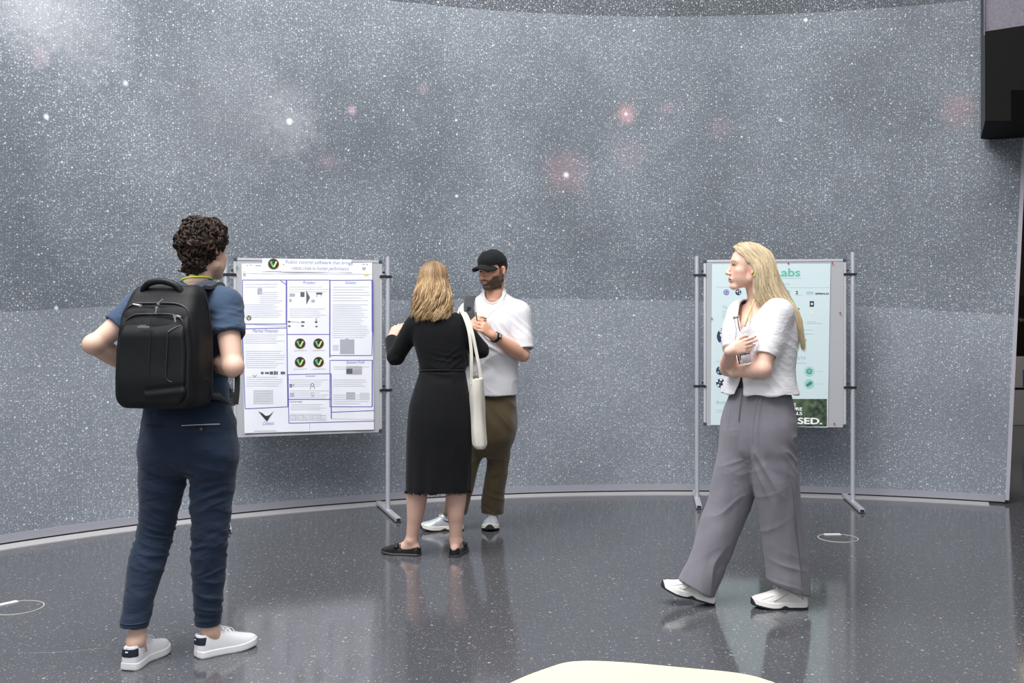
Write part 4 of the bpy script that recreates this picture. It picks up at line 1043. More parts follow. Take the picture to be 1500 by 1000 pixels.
# =================================================================== PERSON A: man with backpack, seen from behind
def person_backpack_man():
    base = P(275, 955, 4.22); base[2] = 0
    root = thing('person', tuple(base), 'man with curly dark hair in navy t-shirt and trousers, seen from behind wearing black backpack', 'person')
    skin = rgb(224, 186, 166)[:3]
    hd = Head(P(300, 368, 4.33), (math.sin(.42), math.cos(.42), .02), sc=.99)
    Lsh, Rsh = P(207, 450, 4.33), P(329, 447, 4.24)
    Lel, Rel = P(139, 504, 4.23), P(341, 536, 4.12)
    Lwr, Rwr = P(206, 545, 4.47), P(300, 528, 4.37)
    HL = (np.array([*P(186, 980, 4.055)[:2], .0]), .20); HR = (np.array([*P(287, 961, 4.215)[:2], 0]), .86); AL = ankle_of(*HL); AR = ankle_of(*HR)
    # body -----------------------------------------------------------------
    b = Shape()
    b.u(stack([(.90, *P(277, 640, 4.27)[:2], .13, .085, .085), (1.08, *P(275, 578, 4.28)[:2], .115, .075, .075), (1.25, *P(272, 510, 4.29)[:2], .135, .085, .08), (1.38, *P(270, 470, 4.29)[:2], .145, .085, .075), (1.455, *P(276, 443, 4.29)[:2], .075, .055, .05)], ang=-.17))
    b.u(cap(P(284, 438, 4.29), hd.w((0, -.022, -.055)), .056, .053), .03)
    b.u(hd.shape(), .02)
    for sh_, el, wr, sg in ((Lsh, Lel, Lwr, -1), (Rsh, Rel, Rwr, 1)):
        b.u(cap(P(280, 445, 4.29), sh_, .05, .045), .03)
        limb(b, [sh_, sh_*.5+el*.5, el], [.050, .0475, .0385], .03)
        m = el*.68+wr*.32
        limb(b, [el, m, wr], [.040, .043, .027], .016)
        b.u(ell(el+(el-(sh_+wr)/2)*.06, .036), .02)
    hips = [(P(241, 660, 4.25), P(226, 790, 4.25), AL), (P(312, 660, 4.25), P(307, 790, 4.23), AR)]
    for h, kn, an in hips:
        limb(b, [h, kn, an*.6+kn*.4, an], [.075, .048, .040, .031], .03)
    b.u(cap(AL, ankle_of(*HL, .09, .055), .036, .030), .02); b.u(cap(AR, ankle_of(*HR, .09, .055), .036, .030), .02)
    fwd = np.array([math.sin(.17), math.cos(.17), 0]); rt = np.array([math.cos(.17), -math.sin(.17), 0])
    hand(b, Lwr, nrm(fwd*.3+rt*.7+np.array([0, 0, .5])), nrm(-fwd+rt*.2), np.array([0, 0, 1.]), curl=(1.2, 1.25, 1.3, 1.3))
    hand(b, Rwr, nrm(-rt*.75+fwd*.25+np.array([0, 0, .45])), nrm(-fwd-rt*.2), np.array([0, 0, 1.]), curl=(1.2, 1.25, 1.3, 1.3))
    sdf_obj('body', b, M_SKIN, root, .0032, col=lambda V: hd.paint(V, skin, brow=(.03, .02, .015)))
    hd.eyes(root)
    # hair: dense short curls ---------------------------------------------
    hb = Shape(); g = Shape()
    g.u(ell((0, -.018, .040), (.086, .103, .096))); g.u(ell((0, -.060, -.045), (.056, .045, .070)), .03); g.u(ell((0, .045, .088), (.06, .05, .042)), .02)
    g.s(cap((-.2, .085, -.03), (.2, .085, -.03), .062), .02)
    for e in (-1, 1): g.s(ell((e*.088, .012, -.035), (.03, .042, .062)), .012)
    g.s(ell((0, -.06, -.13), (.09, .09, .022)), .02)
    pr = Prim(None, hd.c-.16, hd.c+.16); pr.ev = lambda Q, lo=None, hi=None: g.ev(hd.loc(Q))*hd.s; hb.u(pr)
    hv, hf = mesh_sdf(hb, .004, disp=lambda V: .009*fbm(V*38, 2)+.003*fbm(V*130, 1))
    hcol = np.array(rgb(50, 38, 32)[:3])
    hair = obj('hair', hv, hf, M_HAIRD, root, col=np.tile(hcol*.7, (len(hv), 1)))
    nn = vnormals(hv, hf); r = np.random.default_rng(3); paths = []; cols = []
    for i in r.choice(len(hv), 760, replace=False):
        p, n_ = hv[i], nn[i]; q = hd.loc(p[None])[0]
        if q[2] < -.105: continue
        t = nrm(np.cross(n_, r.normal(size=3))); s_ = np.cross(n_, t); R0 = r.uniform(.007, .015); turns = r.uniform(.45, 1.05); a = np.linspace(0, 2*PI*turns, 12); u = a/a[-1]
        k = 1-.75*sstep(-.02, -.08, q[2]); shd = r.uniform(.55, 1.9); adv = r.uniform(.004, .03)
        for m_ in range(7):
            o1, o2 = r.normal(0, .0022, 2); ra = R0*k+o1
            paths.append(p-n_*.002+np.outer(np.cos(a)*ra, t)+np.outer(np.sin(a)*ra*.8+.003*k, n_)+np.outer(u*adv+o2, s_)); cols.append(hcol*shd*r.uniform(.7, 1.3)*np.array([1.05, 1, .95]))
    rad = .0015*np.sin(np.linspace(.5, 2.75, 12)); V, F, C = strands(np.array(paths), rad, np.array(cols), sides=4)
    o = obj('curls', V, F, M_HAIRD, hair, col=C)
    # t-shirt ---------------------------------------------------------------
    M_T = mat_cloth('navy jersey', rgb(56, 74, 98), fold=.35, fscale=(9, 9, 14), noise=.1)
    s = Shape()
    s.u(stack([(1.015, *P(273, 603, 4.28)[:2], .184, .115, .115), (1.10, *P(273, 560, 4.28)[:2], .178, .11, .105), (1.22, *P(272, 520, 4.29)[:2], .182, .118, .11), (1.33, *P(270, 480, 4.29)[:2], .195, .125, .115), (1.40, *P(270, 460, 4.29)[:2], .192, .11, .10), (1.455, *P(275, 440, 4.285)[:2], .135, .085, .08), (1.495, *P(283, 425, 4.285)[:2], .075, .066, .066), (1.53, *P(286, 415, 4.29)[:2], .066, .062, .062)], ang=-.17, ex=2.2))
    s.u(cap(P(262, 432, 4.285), Lsh+np.array([0, 0, -.002]), .052, .066), .05); s.u(cap(P(306, 430, 4.275), Rsh, .052, .066), .05)
    Lse = Lsh+(Lel-Lsh)*.55; Rse = Rsh+(Rel-Rsh)*.50
    cuts = [sleeve(s, [Lsh, Lse], [.068, .062], Lse, .035), sleeve(s, [Rsh, Rse], [.069, .064], Rse, .035)]
    s.shell(.009)
    for c_ in cuts: c_()
    s.s(cap(P(288, 408, 4.30), P(292, 396, 4.31), .060), .006)
    s.i(plane((0, 0, 1.02), (0, 0, -1)))
    def disp(V):
        w = creases(V, [(Lsh+[.04, -.05, -.05], (1, 0, .8), .05, .14, 1), (Rsh+[-.02, -.05, -.1], (-.5, 0, 1), .05, .15, 2), (P(318, 575, 4.2), (.2, 0, 1), .055, .2, 4), (Rse, (.3, 0, 1), .05, .1, 7)], .006)
        return w+.002*fbm(V*12, 2)
    ts = sdf_obj('t_shirt', s, M_T, root, .0042, disp=disp); collar(ts, cap(P(288, 408, 4.30), P(292, 396, 4.31), .060), P(288, 408, 4.30), P(292, 396, 4.31), .0055, M_T)
    # trousers ----------------------------------------------------------------
    M_TR = mat_cloth('navy cotton twill', rgb(34, 47, 68), fold=.5, fscale=(10, 10, 22), noise=.14, weave=.3)
    t = Shape()
    t.u(stack([(.755, *P(276, 690, 4.25)[:2], .09, .05, .06), (.79, *P(276, 680, 4.25)[:2], .150, .085, .10), (.83, *P(276, 670, 4.25)[:2], .186, .108, .125), (.88, *P(276, 652, 4.25)[:2], .204, .12, .135), (.96, *P(277, 624, 4.26)[:2], .200, .12, .13), (1.03, *P(275, 600, 4.27)[:2], .183, .118, .118), (1.06, *P(275, 590, 4.27)[:2], .178, .115, .112)], ang=-.2, ex=2.3))
    LL = [(238, 672, 4.25, .098), (237, 706, 4.25, .093), (233, 748, 4.25, .078), (225, 790, 4.25, .071), (212.5, 832, 4.20, .071), (204, 874, 4.155, .061), (196, 918, 4.118, .055), (194, 932, 4.11, .054)]
    RL = [(314, 672, 4.24, .095), (312, 706, 4.24, .090), (309, 748, 4.235, .080), (307, 790, 4.23, .071), (306, 832, 4.24, .068), (305.5, 874, 4.248, .060), (304, 915, 4.255, .052), (304, 930, 4.256, .051)]
    for Lg in (LL, RL): t.tube([P(*q[:3]) for q in Lg], [q[3] for q in Lg], .045, 22)
    t.u(ell(P(241, 668, 4.20), (.085, .07, .08)), .04); t.u(ell(P(312, 668, 4.19), (.085, .07, .08)), .04)   # seat
    t.shell(.008)
    a = P(195.5, 917, 4.118); t.s(fcyl(a, a+np.array([-.008, -.005, -.1]), .09)); a = P(304, 913.5, 4.255); t.s(fcyl(a, a+np.array([0, .005, -.1]), .09))
    def disp2(V):
        w = creases(V, [(P(226, 800, 4.2), (.35, 0, 1), .042, .15, 1), (P(306, 795, 4.2), (-.3, 0, 1), .040, .15, 2), (P(280, 705, 4.15), (.5, 0, 1), .06, .15, 3), (P(240, 720, 4.15), (.35, 0, 1), .07, .14, 4), (P(312, 725, 4.15), (-.4, 0, 1), .06, .15, 5), (P(202, 895, 4.1), (.1, 0, 1), .05, .08, 6), (P(304, 880, 4.2), (.2, 0, 1), .05, .1, 8)], .0075)
        return w+.0024*fbm(V*np.array([14, 14, 20]), 2)
    tr = sdf_obj('trousers', t, M_TR, root, .0042, disp=disp2)
    # pocket welts, button, turn-ups
    def on_seat(px, py, Y=4.117): return P(px, py, Y)
    M_PIPE = mat_plain('pale piping', rgb(170, 176, 184), .7); M_DK = mat_plain('pocket slit', (.008, .01, .016, 1), .8)
    tp = [P(266, 623.2, 4.118), P(280, 622.4, 4.108), P(300, 621.6, 4.108), P(322, 621.0, 4.128)]
    tube_obj('pocket_piping', tp, .0022, M_PIPE, tr, n=20, sides=6); tube_obj('pocket_welt', [p+np.array([0, .001, -.006]) for p in tp], .0032, M_DK, tr, n=20, sides=6)
    tube_obj('pocket_welt', [P(206+8, 622, 4.155), P(222, 622.5, 4.133), P(236, 623, 4.12)], .0032, M_DK, tr, n=14, sides=6)
    V, F = ball(.0065); obj('button', P(294.5, 628.3, 4.108)+V*np.array([1, .5, 1]), F, mat_plain('brown button', rgb(92, 74, 66), .4), tr)
    for c, r_ in ((P(196.8, 908, 4.122), .0575), (P(304, 904.5, 4.254), .0545)):
        ring = [c+np.array([math.cos(q)*r_, math.sin(q)*r_, -.001]) for q in np.linspace(0, 2*PI, 16, endpoint=False)]
        tube_obj('hem_stitch', ring, .0016, mat_plain('stitch navy', rgb(52, 70, 96), .8), tr, n=50, sides=5, closed=True)
    # socks, shoes ---------------------------------------------------------
    M_SOCK = mat_plain('white sock', rgb(228, 228, 232), .9, bump=.2, bscale=400)
    for i, (a, z) in enumerate(((AL-[0, -.004, .012], 0), (AR-[0, -.004, .012], 0))):
        k = Shape(); k.u(cap(a+np.array([0, 0, -.035]), a+np.array([0, 0, .02]), .034, .0355)); k.i(plane(a+np.array([0, 0, .012]), (0, 0, 1))); sdf_obj('sock', k, M_SOCK, root, .004)
    MW = mat_plain('white leather', rgb(238, 238, 242), .45, noise=.02); MS = mat_plain('white rubber', rgb(232, 232, 234), .55, noise=.03); MN = mat_plain('navy suede tab', rgb(26, 34, 54), .7)
    for (heel, yaw), pit, mir, LL_ in ((HL, .0, -1, .285), (HR, .0, 1, .272)):
        ob, T, de, hw, tp_, cx_, R = shoe(root, heel, yaw, pit, LL_, .102, 'sneaker', (MW, MS, MS, MW), mir, tab=MN)
        fl = MB(); fl.box((.0, -.0035, .075), (.006, .0006, .003)); obj('flag_mark', T(np.array(fl.V)), fl.F, MW, ob)
    # lanyard loop round the neck
    c = P(288, 409.5, 4.295); ring = [c+np.array([math.cos(q)*.064, math.sin(q)*.064, -.004+.020*math.sin(q)*-1*0-.012*math.cos(q)*-.6+.012*(-math.sin(q))]) for q in np.linspace(0, 2*PI, 14, endpoint=False)]
    tube_obj('lanyard', ring, .0042, mat_plain('lime ribbon', rgb(176, 200, 60), .7), root, n=60, sides=6, closed=True)
    # ---------------------------------------------------------------- backpack (rests on the man, top-level)
    th = .165; f = np.array([math.sin(th), math.cos(th), 0]); r_ = np.array([math.cos(th), -math.sin(th), 0]); z = np.array([0, 0, 1.]); tl = .015
    r_ = r_+z*-.045*0; R = np.column_stack([r_, f, z])
    c = P(225, 508, 3.965)+f*.10
    Tb = lambda V: c+np.asarray(V, float)@R.T
    bp = thing('backpack', tuple(c), 'black business backpack with carry handle on back of curly-haired man', 'backpack')
    M_BP = mat_cloth('black ballistic nylon', (.0055, .0058, .0068, 1), rough=.55, fold=.3, fscale=(9, 9, 7), weave=.35, wscale=1400, sheen=0, spec=.3, noise=.3)
    M_BP2 = mat_plain('black rubberised panel', (.0055, .006, .007, 1), .5, noise=.2, spec=.3, bump=.1, bscale=700); M_ZIP = mat_plain('zip tape', (.02, .02, .022, 1), .35, bump=.3, bscale=900); M_SIL = mat_plain('silver metal', rgb(200, 202, 206), .3, metal=.85)
    W, H, D = .168, .243, .095
    def bag(Q):
        q = Q.copy(); v = (q[:, 2]+H)/(2*H); tp = 1-.16*sstep(.55, 1.0, v)-.03*sstep(.25, 0, v); q[:, 0] = q[:, 0]/tp
        bulge = .018*np.exp(-((v-.28)/.25)**2); q[:, 1] = np.where(q[:, 1] < 0, q[:, 1]/(1+bulge*6), q[:, 1]); q[:, 1] = q[:, 1]+.0*v
        yb = -D+.06*sstep(.72, 1.0, v)
        e = np.abs(np.column_stack([q[:, 0], q[:, 1]-(D+yb)/2, q[:, 2]]))-(np.column_stack([np.full(len(q), W), (D-yb)/2, np.full(len(q), H)])-.045)
        return np.linalg.norm(np.maximum(e, 0), axis=1)+np.minimum(e.max(1), 0)-.045
    def lobj(name, sh, mat, parent, h=.004, disp=None):
        V, F = mesh_sdf(sh, h, disp); return obj(name, Tb(V), F, mat, parent)
    BX = ([-W-.03, -D-.05, -H-.02], [W+.03, D+.03, H+.02])
    s = Shape(); s.u(Prim(bag, *BX)); main = lobj('main_compartment', s, M_BP, bp, .0042, disp=lambda V: .0022*fbm(V*11, 2)+.0015*np.sin(V[:, 2]*60+V[:, 0]*20)*sstep(.0, -.15, V[:, 2])*sstep(0, .1, V[:, 1]+.1))
    def pocket(Q, ins=.016, off=.020, top=.115, bot=-H+.012, rad=.05):
        q = Q.copy(); hz = (top-bot)/2; cz = (top+bot)/2; v = (q[:, 2]-bot)/(top-bot); tp = 1-.12*sstep(.5, 1, v); w = (W-ins)*tp
        yb = -D-off+.03*sstep(.75, 1, v)-.010*np.exp(-((v-.25)/.25)**2)
        e = np.stack([np.abs(q[:, 0])-(w-rad), np.abs(q[:, 2]-cz)-(hz-rad)], 1); d2 = np.linalg.norm(np.maximum(e, 0), axis=1)+np.minimum(e.max(1), 0)-rad
        e = np.stack([d2+.012, np.abs(q[:, 1]-yb/2)-np.abs(yb)/2+.012], 1)
        return np.linalg.norm(np.maximum(e, 0), axis=1)+np.minimum(e.max(1), 0)-.012
    s = Shape(); s.u(Prim(lambda Q: pocket(Q, .012, .012, .168, -H+.004), *BX)); mid = lobj('middle_compartment', s, M_BP, bp, .004)
    s = Shape(); s.u(Prim(lambda Q: pocket(Q, .026, .026, .125, -H+.02, .055), *BX)); fp = lobj('front_pocket', s, M_BP2, bp, .004, disp=lambda V: .002*fbm(V*9, 2)-.004*np.exp(-((V[:, 2]+.165-.12*V[:, 0])/.010)**2)*(V[:, 0] > -.02)+.003*np.exp(-((V[:, 2]+.185-.1*V[:, 0])/.012)**2)*(V[:, 0] > -.02))
    # zips along the compartment tops
    def arch(wd, top, yb, low, n=50):
        pts = [(-wd, yb+.004, low), (-wd*.985, yb+.004, top-.10), (-wd*.93, yb+.003, top-.04), (-wd*.72, yb+.006, top-.006), (-wd*.3, yb+.010, top+.001), (wd*.3, yb+.010, top+.001), (wd*.72, yb+.006, top-.006), (wd*.93, yb+.003, top-.04), (wd*.985, yb+.004, top-.10), (wd, yb+.004, low)]
        return Tb(catmull(pts, n))
    tube_obj('zipper', list(arch(.148, .168, -D+.012, -.08)[::6]), .0042, M_ZIP, mid, n=70); tube_obj('zipper', list(arch(.134, .125, -D-.006, -.02)[::6]), .0042, M_ZIP, fp, n=70)
    s = Shape()
    seam = Tb(catmull([(.0, -D-.022, .122), (0, -D-.029, .06), (-.004, -D-.034, -.05), (-.006, -D-.036, -.14)], 20)); tube_obj('centre_seam', list(seam[::3]), .0014, M_ZIP, fp, n=30, sides=5)
    # side slot on the front pocket
    pts = [(.070, -D-.026, .058), (.070, -D-.032, -.02), (.068, -D-.037, -.105), (.078, -D-.036, -.128), (.098, -D-.032, -.132), (.118, -D-.020, -.13)]
    tube_obj('slot_edge', list(Tb(pts)), .0022, M_ZIP, fp, n=40, sides=6); tube_obj('slot_edge', list(Tb([(.070, -D-.026, .058), (.09, -D-.022, .072), (.112, -D-.012, .083)])), .0016, mat_plain('grey reflective trim', rgb(120, 122, 126), .5), fp, n=14, sides=6)
    for (x, y, z_), (dx, dz) in (((-.052, -D+.004, .160), (-.030, .006)), ((.018, -D+.000, .152), (-.004, -.022)), ((.022, -D+.004, .168), (.02, .016)), ((.098, -D-.012, .118), (.004, -.022)), ((.105, -D-.008, .120), (.018, -.004))):
        b = MB(); a = np.array([x, y-.012, z_]); q = a+np.array([dx, -.004, dz]); b.cyl(Tb([a])[0], Tb([q])[0], .0042, 8, .003); b.box(Tb([a])[0], (.006, .004, .005), R, bev=.0015); b.build('zip_pull', M_SIL, mid)
    b = MB(); lc = Tb([(-.028, -D-.0305, .078)])[0]; b.box(lc, (.025, .0016, .0032), R, bev=.001); b.box(lc+r_*-.002+z*.006, (.013, .0014, .0016), R); b.build('badge', M_SIL, fp)
    # handle
    hp = Tb([(-.085, -.020, H-.034), (-.083, -.028, H-.018), (-.055, -.034, H+.006), (-.0, -.036, H+.014), (.055, -.034, H-.002), (.083, -.028, H-.036), (.085, -.02, H-.06)])
    V, F, _ = strands(catmull(hp, 50)[None], .0115+.002*np.sin(np.linspace(0, PI, 50)), sides=12); obj('handle', V, F, M_BP2, bp)
    # side piping and straps
    for e in (-1, 1):
        pp = Tb(catmull([(e*(W*.99), D*.55, -H+.05), (e*(W*1.0), D*.55, 0), (e*W*.93, D*.55, .13), (e*W*.80, D*.5, H-.03), (e*W*.5, D*.45, H+.001)], 14)); tube_obj('piping', list(pp), .003, M_ZIP, main, n=40, sides=6)
    tube_obj('side_seam', list(Tb([(W*.985, D*.4, -.118), (W*1.01, -.0, -.128), (W*.98, -D*.75, -.125)])), .002, M_ZIP, main, n=16, sides=6)
    M_ST = mat_cloth('black strap mesh', (.030, .032, .037, 1), rough=.8, fold=.1, weave=.4, wscale=700)
    # shoulder straps go over the shoulders and down the chest to the lower bag corners
    for e, shp, nx in ((1, Rsh, .085), (-1, Lsh, -.085)):
        top = P(304 if e > 0 else 254, 413 if e > 0 else 417, 4.26)
        pts = [Tb([(e*.06, D-.002, H-.06)])[0], Tb([(e*.075, D+.01, H-.01)])[0], P(*( (300, 421, 4.19) if e > 0 else (243, 424, 4.21))), P(*((313, 415.5, 4.27) if e > 0 else (243, 419.5, 4.30))), P(*((320, 425, 4.36) if e > 0 else (240, 430, 4.38))), P(*((316, 470, 4.42) if e > 0 else (236, 470, 4.44))), P(*((316, 540, 4.43) if e > 0 else (232, 540, 4.45))), P(*((335, 590, 4.36) if e > 0 else (210, 585, 4.38))), Tb([(e*W*.93, D*.7, -H+.05)])[0]]
        ribbon_obj('shoulder_strap', pts, .062, .014, r_, M_ST, bp, n=50)
    ribbon_obj('strap_tail', [P(347.5, 545, 4.10), P(347.5, 565, 4.095), P(346.5, 580, 4.09), P(345, 592, 4.088)], .022, .003, (1, 0, 0), mat_plain('black webbing', (.012, .012, .013, 1), .8, bump=.3, bscale=800), bp, n=12)
person_backpack_man()
# =================================================================== hair that falls from the crown
def resample(paths, n):
    return np.array([catmull(p, n) for p in paths])
def hair_cols(r, n, base, lo=.6, hi=1.45):
    return np.array(base)[None]*r.uniform(lo, hi, (n, 1))*np.array([1, 1, 1])*(1+r.normal(0, .04, (n, 3)))
def tip_profile(n, R): 
    u = np.linspace(0, 1, n); return R*(.55+.45*np.minimum(1, u*6))*np.clip((1.03-u)*5, .15, 1)
# =================================================================== PERSON B: woman in black dress
def person_black_dress():
    Y = 6.0; base = P(640, 815, Y); base[2] = 0
    root = thing('person', tuple(base), 'woman with wavy blond hair in long black dress, back turned, holding up left hand', 'person')
    skin = rgb(224, 178, 158)[:3]; legskin = rgb(216, 176, 158)[:3]
    hd = Head(P(635.5, 413, 6.03), (math.sin(.12), math.cos(.12), -.05), sc=.935, fem=1)
    Lsh, Rsh = P(607, 476, 6.0), P(669, 473, 6.0)
    Lel, Rel = P(580, 522, 6.07), P(704, 512, 6.03)
    Lwr, Rwr = P(573, 496, 6.27), P(682, 503, 6.24)
    HL = (np.array([*P(616, 813, 6.03)[:2], 0]), -1.33); HR = (np.array([*P(664, 816, 5.975)[:2], 0]), .22)
    AL = ankle_of(*HL, .055, .085); AR = ankle_of(*HR, .055, .085)
    b = Shape()
    b.u(stack([(.85, *P(643, 600, Y)[:2], .13, .09, .09), (1.10, *P(647, 541, Y)[:2], .10, .07, .07), (1.25, *P(645, 503, Y)[:2], .115, .08, .075), (1.37, *P(640, 474, Y)[:2], .12, .07, .065), (1.43, *P(637, 457, Y)[:2], .06, .045, .045)]))
    b.u(cap(P(636, 455, 6.01), hd.w((0, -.022, -.055)), .047, .045), .03); b.u(hd.shape(), .02)
    for sh_, el, wr in ((Lsh, Lel, Lwr), (Rsh, Rel, Rwr)):
        b.u(cap(P(637, 466, Y), sh_, .04, .036), .03); limb(b, [sh_, sh_*.5+el*.5, el], [.040, .037, .032], .03); limb(b, [el, el*.65+wr*.35, wr], [.033, .034, .022], .016)
    for hip, kn, calf, low, an, HH in ((P(622, 610, Y), P(611, 700, 5.99), P(610.5, 726, 6.01), P(608.5, 752, 6.02), AL, HL), (P(664, 610, Y), P(667, 700, 5.99), P(668, 724, 6.0), P(667.5, 750, 6.0), AR, HR)):
        limb(b, [hip, kn, calf, low, an*.35+low*.65, an], [.085, .056, .0615, .050, .042, .034], .03, 40)
        b.u(cap(an, ankle_of(*HH, .10, .045), .034, .027), .02); b.u(cap(ankle_of(*HH, .03, .045), ankle_of(*HH, .16, .035), .027, .026), .02)
        sv = np.array([math.cos(HH[1]), -math.sin(HH[1]), 0])
        for e in (-1, 1): b.u(ell(ankle_of(*HH, .058, .088)+sv*e*.026, .013), .012)
    lt = hand(b, Lwr, nrm([.42, .25, .85]), nrm([.3, 1, -.2]), nrm([1, -.2, -.2]), curl=(.35, .5, .6, .7), sc=.88)
    rt_ = hand(b, Rwr, nrm([-.55, .35, .6]), nrm([-.2, 1, .1]), nrm([.6, .1, .8]), curl=(.4, .5, .6, .7), sc=.88)
    def col(V):
        C = hd.paint(V, skin, lip=(.5, .2, .2), brow=(.12, .08, .05)); m = sstep(.85, .7, V[:, 2])[:, None]
        return C*(1-m)+np.array(legskin)*m
    sdf_obj('body', b, M_SKIN, root, .0036, col=col); hd.eyes(root, iris=(80, 110, 120))
    # dress -----------------------------------------------------------------
    M_D = mat_cloth('black knit dress', (.0062, .0066, .0078, 1), rough=.9, fold=.22, fscale=(11, 11, 5), weave=.35, wscale=600, sheen=.06, spec=.18, noise=.25)
    d = Shape()
    pz = lambda py: CAM_H-(py-HOR)/FPX*Y
    rows = [(pz(722), 641, .187, .135), (pz(690), 642, .190, .138), (pz(655), 643, .192, .145), (pz(620), 643.5, .189, .150), (pz(595), 644, .180, .145), (pz(570), 646, .160, .13), (pz(550), 647.5, .140, .108), (pz(541), 647.8, .134, .102), (pz(530), 647, .137, .104), (pz(510), 645, .150, .112), (pz(490), 643, .160, .115), (pz(476), 641, .158, .108), (pz(466), 639, .140, .095), (pz(457), 637, .105, .08), (pz(449), 636, .065, .06), (pz(443), 635.5, .055, .054)]
    d.u(stack([(z, *P(cx, 500, Y)[:2], a, b_, b_) for z, cx, a, b_ in rows], ex=2.15))
    for sh_, el, wr in ((Lsh, Lel, Lwr), (Rsh, Rel, Rwr)):
        g = Shape(); g.tube([sh_*.75+P(637, 462, Y)*.25, sh_, sh_*.5+el*.5, el], [.050, .056, .054, .050], 0, 14)
        g.tube([el, el*.6+wr*.4, wr], [.050, .048, .041], .012, 10); d.u(g.prim(), .026)
    d.shell(.007)
    for el, wr in ((Lel, Lwr), (Rel, Rwr)): e = el*.10+wr*.90; d.s(fcyl(e, e+nrm(wr-el)*.10, .07))
    d.s(cap(P(636, 448, 6.01), P(635, 436, 6.02), .050), .005)
    hemz = pz(718.5); d.i(plane((0, 0, hemz), (0, 0, -1)))
    def disp(V):
        w = creases(V, [(P(648, 541, 5.9), (.15, 0, 1), .05, .10, 1), (Lel, (.6, 0, -.6), .04, .09, 3), (Rel, (.6, 0, .6), .05, .09, 4), (P(672, 530, 5.9), (-.7, 0, 1), .05, .10, 5), (P(645, 660, 5.86), (.3, 0, 1), .16, .22, 6)], .004)
        lo = sstep(hemz+.35, hemz, V[:, 2]); an = np.arctan2(V[:, 1]-6.0, V[:, 0]+.43)
        return w+.0025*fbm(V*np.array([12, 12, 5]), 2)+.005*lo*np.sin(an*7+2*np.sin(an*3))-.006*np.exp(-((V[:, 2]-pz(541.5))/.008)**2)*(np.abs(V[:, 0]+.41) < .16)
    dr = sdf_obj('dress', d, M_D, root, .0042, disp=disp)
    cw = P(647.8, 541, Y)
    ring = [cw+np.array([math.cos(q)*.137, math.sin(q)*.105, .002*math.sin(3*q)]) for q in np.linspace(0, 2*PI, 20, endpoint=False)]
    V, F, _ = strands(catmull(ring+[ring[0]], 90)[None], .005, sides=8); obj('belt_cord', V, F, mat_cloth('black cord', (.004, .004, .005, 1), weave=.3, noise=.2), dr)
    r = np.random.default_rng(5); paths = []
    ch = P(641, 500, Y)
    for i in range(420):
        q = r.uniform(0, 2*PI); p = np.array([ch[0]+math.cos(q)*.185, ch[1]+math.sin(q)*.133, hemz+.004]); L = r.uniform(.004, .016)
        dv = np.array([math.cos(q)*.4+r.normal(0, .3), math.sin(q)*.4+r.normal(0, .3), -1])
        paths.append([p, p+dv*L*.5, p+dv*L+r.normal(0, .001, 3)])
    V, F, _ = strands(resample(paths, 4), .0011, sides=3); obj('frayed_hem', V, F, M_D, dr)
    # hair ------------------------------------------------------------------
    base_c = np.array(rgb(168, 132, 92)[:3])
    g = Shape(); g.u(ell((0, -.018, .026), (.087, .106, .096))); g.u(ell((0, -.052, -.05), (.084, .070, .10)), .04); g.u(ell((-.0, -.062, -.14), (.078, .050, .080)), .03)
    g.s(cap((0, .11, -.30), (0, .095, .02), .075), .02)
    h = Shape(); pr = Prim(None, hd.c-.32, hd.c+.2); pr.ev = lambda Q, lo=None, hi=None: g.ev(hd.loc(Q))*hd.s; h.u(pr)
    hv, hf = mesh_sdf(h, .005, disp=lambda V: .006*fbm(V*np.array([40, 40, 12]), 2))
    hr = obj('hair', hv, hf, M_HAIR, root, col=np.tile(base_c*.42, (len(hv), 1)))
    r = np.random.default_rng(8); paths = []; n = 5200; K = 110
    cl = np.column_stack([r.uniform(0, 6.28, K), r.uniform(.010, .022, K), r.uniform(28, 42, K), r.uniform(-.030, .025, K), r.uniform(.75, 1.25, K)]); cphi = np.linspace(.7, 2*PI-.7, K); shade = []
    for i in range(n):
        phi = r.uniform(.75, 2*PI-.75)
        if r.uniform() < .45: phi = r.uniform(2.0, 4.3)
        kx = int(np.argmin(np.abs(cphi-phi+r.normal(0, .07)))); ph, am, fr, dz, shd = cl[kx]; ph += r.normal(0, .35); am *= r.uniform(.7, 1.25); dz += r.normal(0, .008); lay = r.uniform(0, 1); shade.append(shd); gat = .35+.5*r.uniform()
        a0 = r.uniform(.03, .45); pts = []
        for al in np.linspace(a0, 1.62, 6):
            e = .003+.009*lay; pts.append(np.array([math.sin(phi)*math.sin(al)*(.083+e), math.cos(phi)*math.sin(al)*(.102+e)-.018, math.cos(al)*(.094+e)+.026]))
        p = pts[-1].copy(); zend = -.240+dz*.8-.006*r.uniform()+.020*abs(math.sin(phi)); pc = cphi[kx]; side = math.sin(phi)
        for j in range(1, 10):
            u = j/9; z = p[2]+(zend-p[2])*u; s_ = p[2]-z; phj = phi+(pc-phi)*gat*u; rr = math.hypot(p[0], p[1]+.018)
            x = math.sin(phj)*rr*(1+.16*math.sin(u*PI*.72)+.05*u); y = math.cos(phj)*rr-.018-.020*math.sin(u*2.4)+.008*u
            w = am*min(1, u*1.5)*(1+.5*(u > .85))
            pts.append(np.array([x+w*math.sin(s_*fr+ph), y+w*.7*math.cos(s_*fr+ph), z+.004*math.sin(ph+i)]))
        paths.append(np.array([hd.w(q) for q in pts]))
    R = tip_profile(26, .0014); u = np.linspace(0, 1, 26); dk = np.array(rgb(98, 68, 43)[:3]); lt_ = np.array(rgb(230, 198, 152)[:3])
    mixv = np.clip(r.normal(.38, .32, n)*np.array(shade), 0, 1)[:, None]*np.clip(.45+1.0*sstep(.12, .6, u), 0, 1.4)[None]
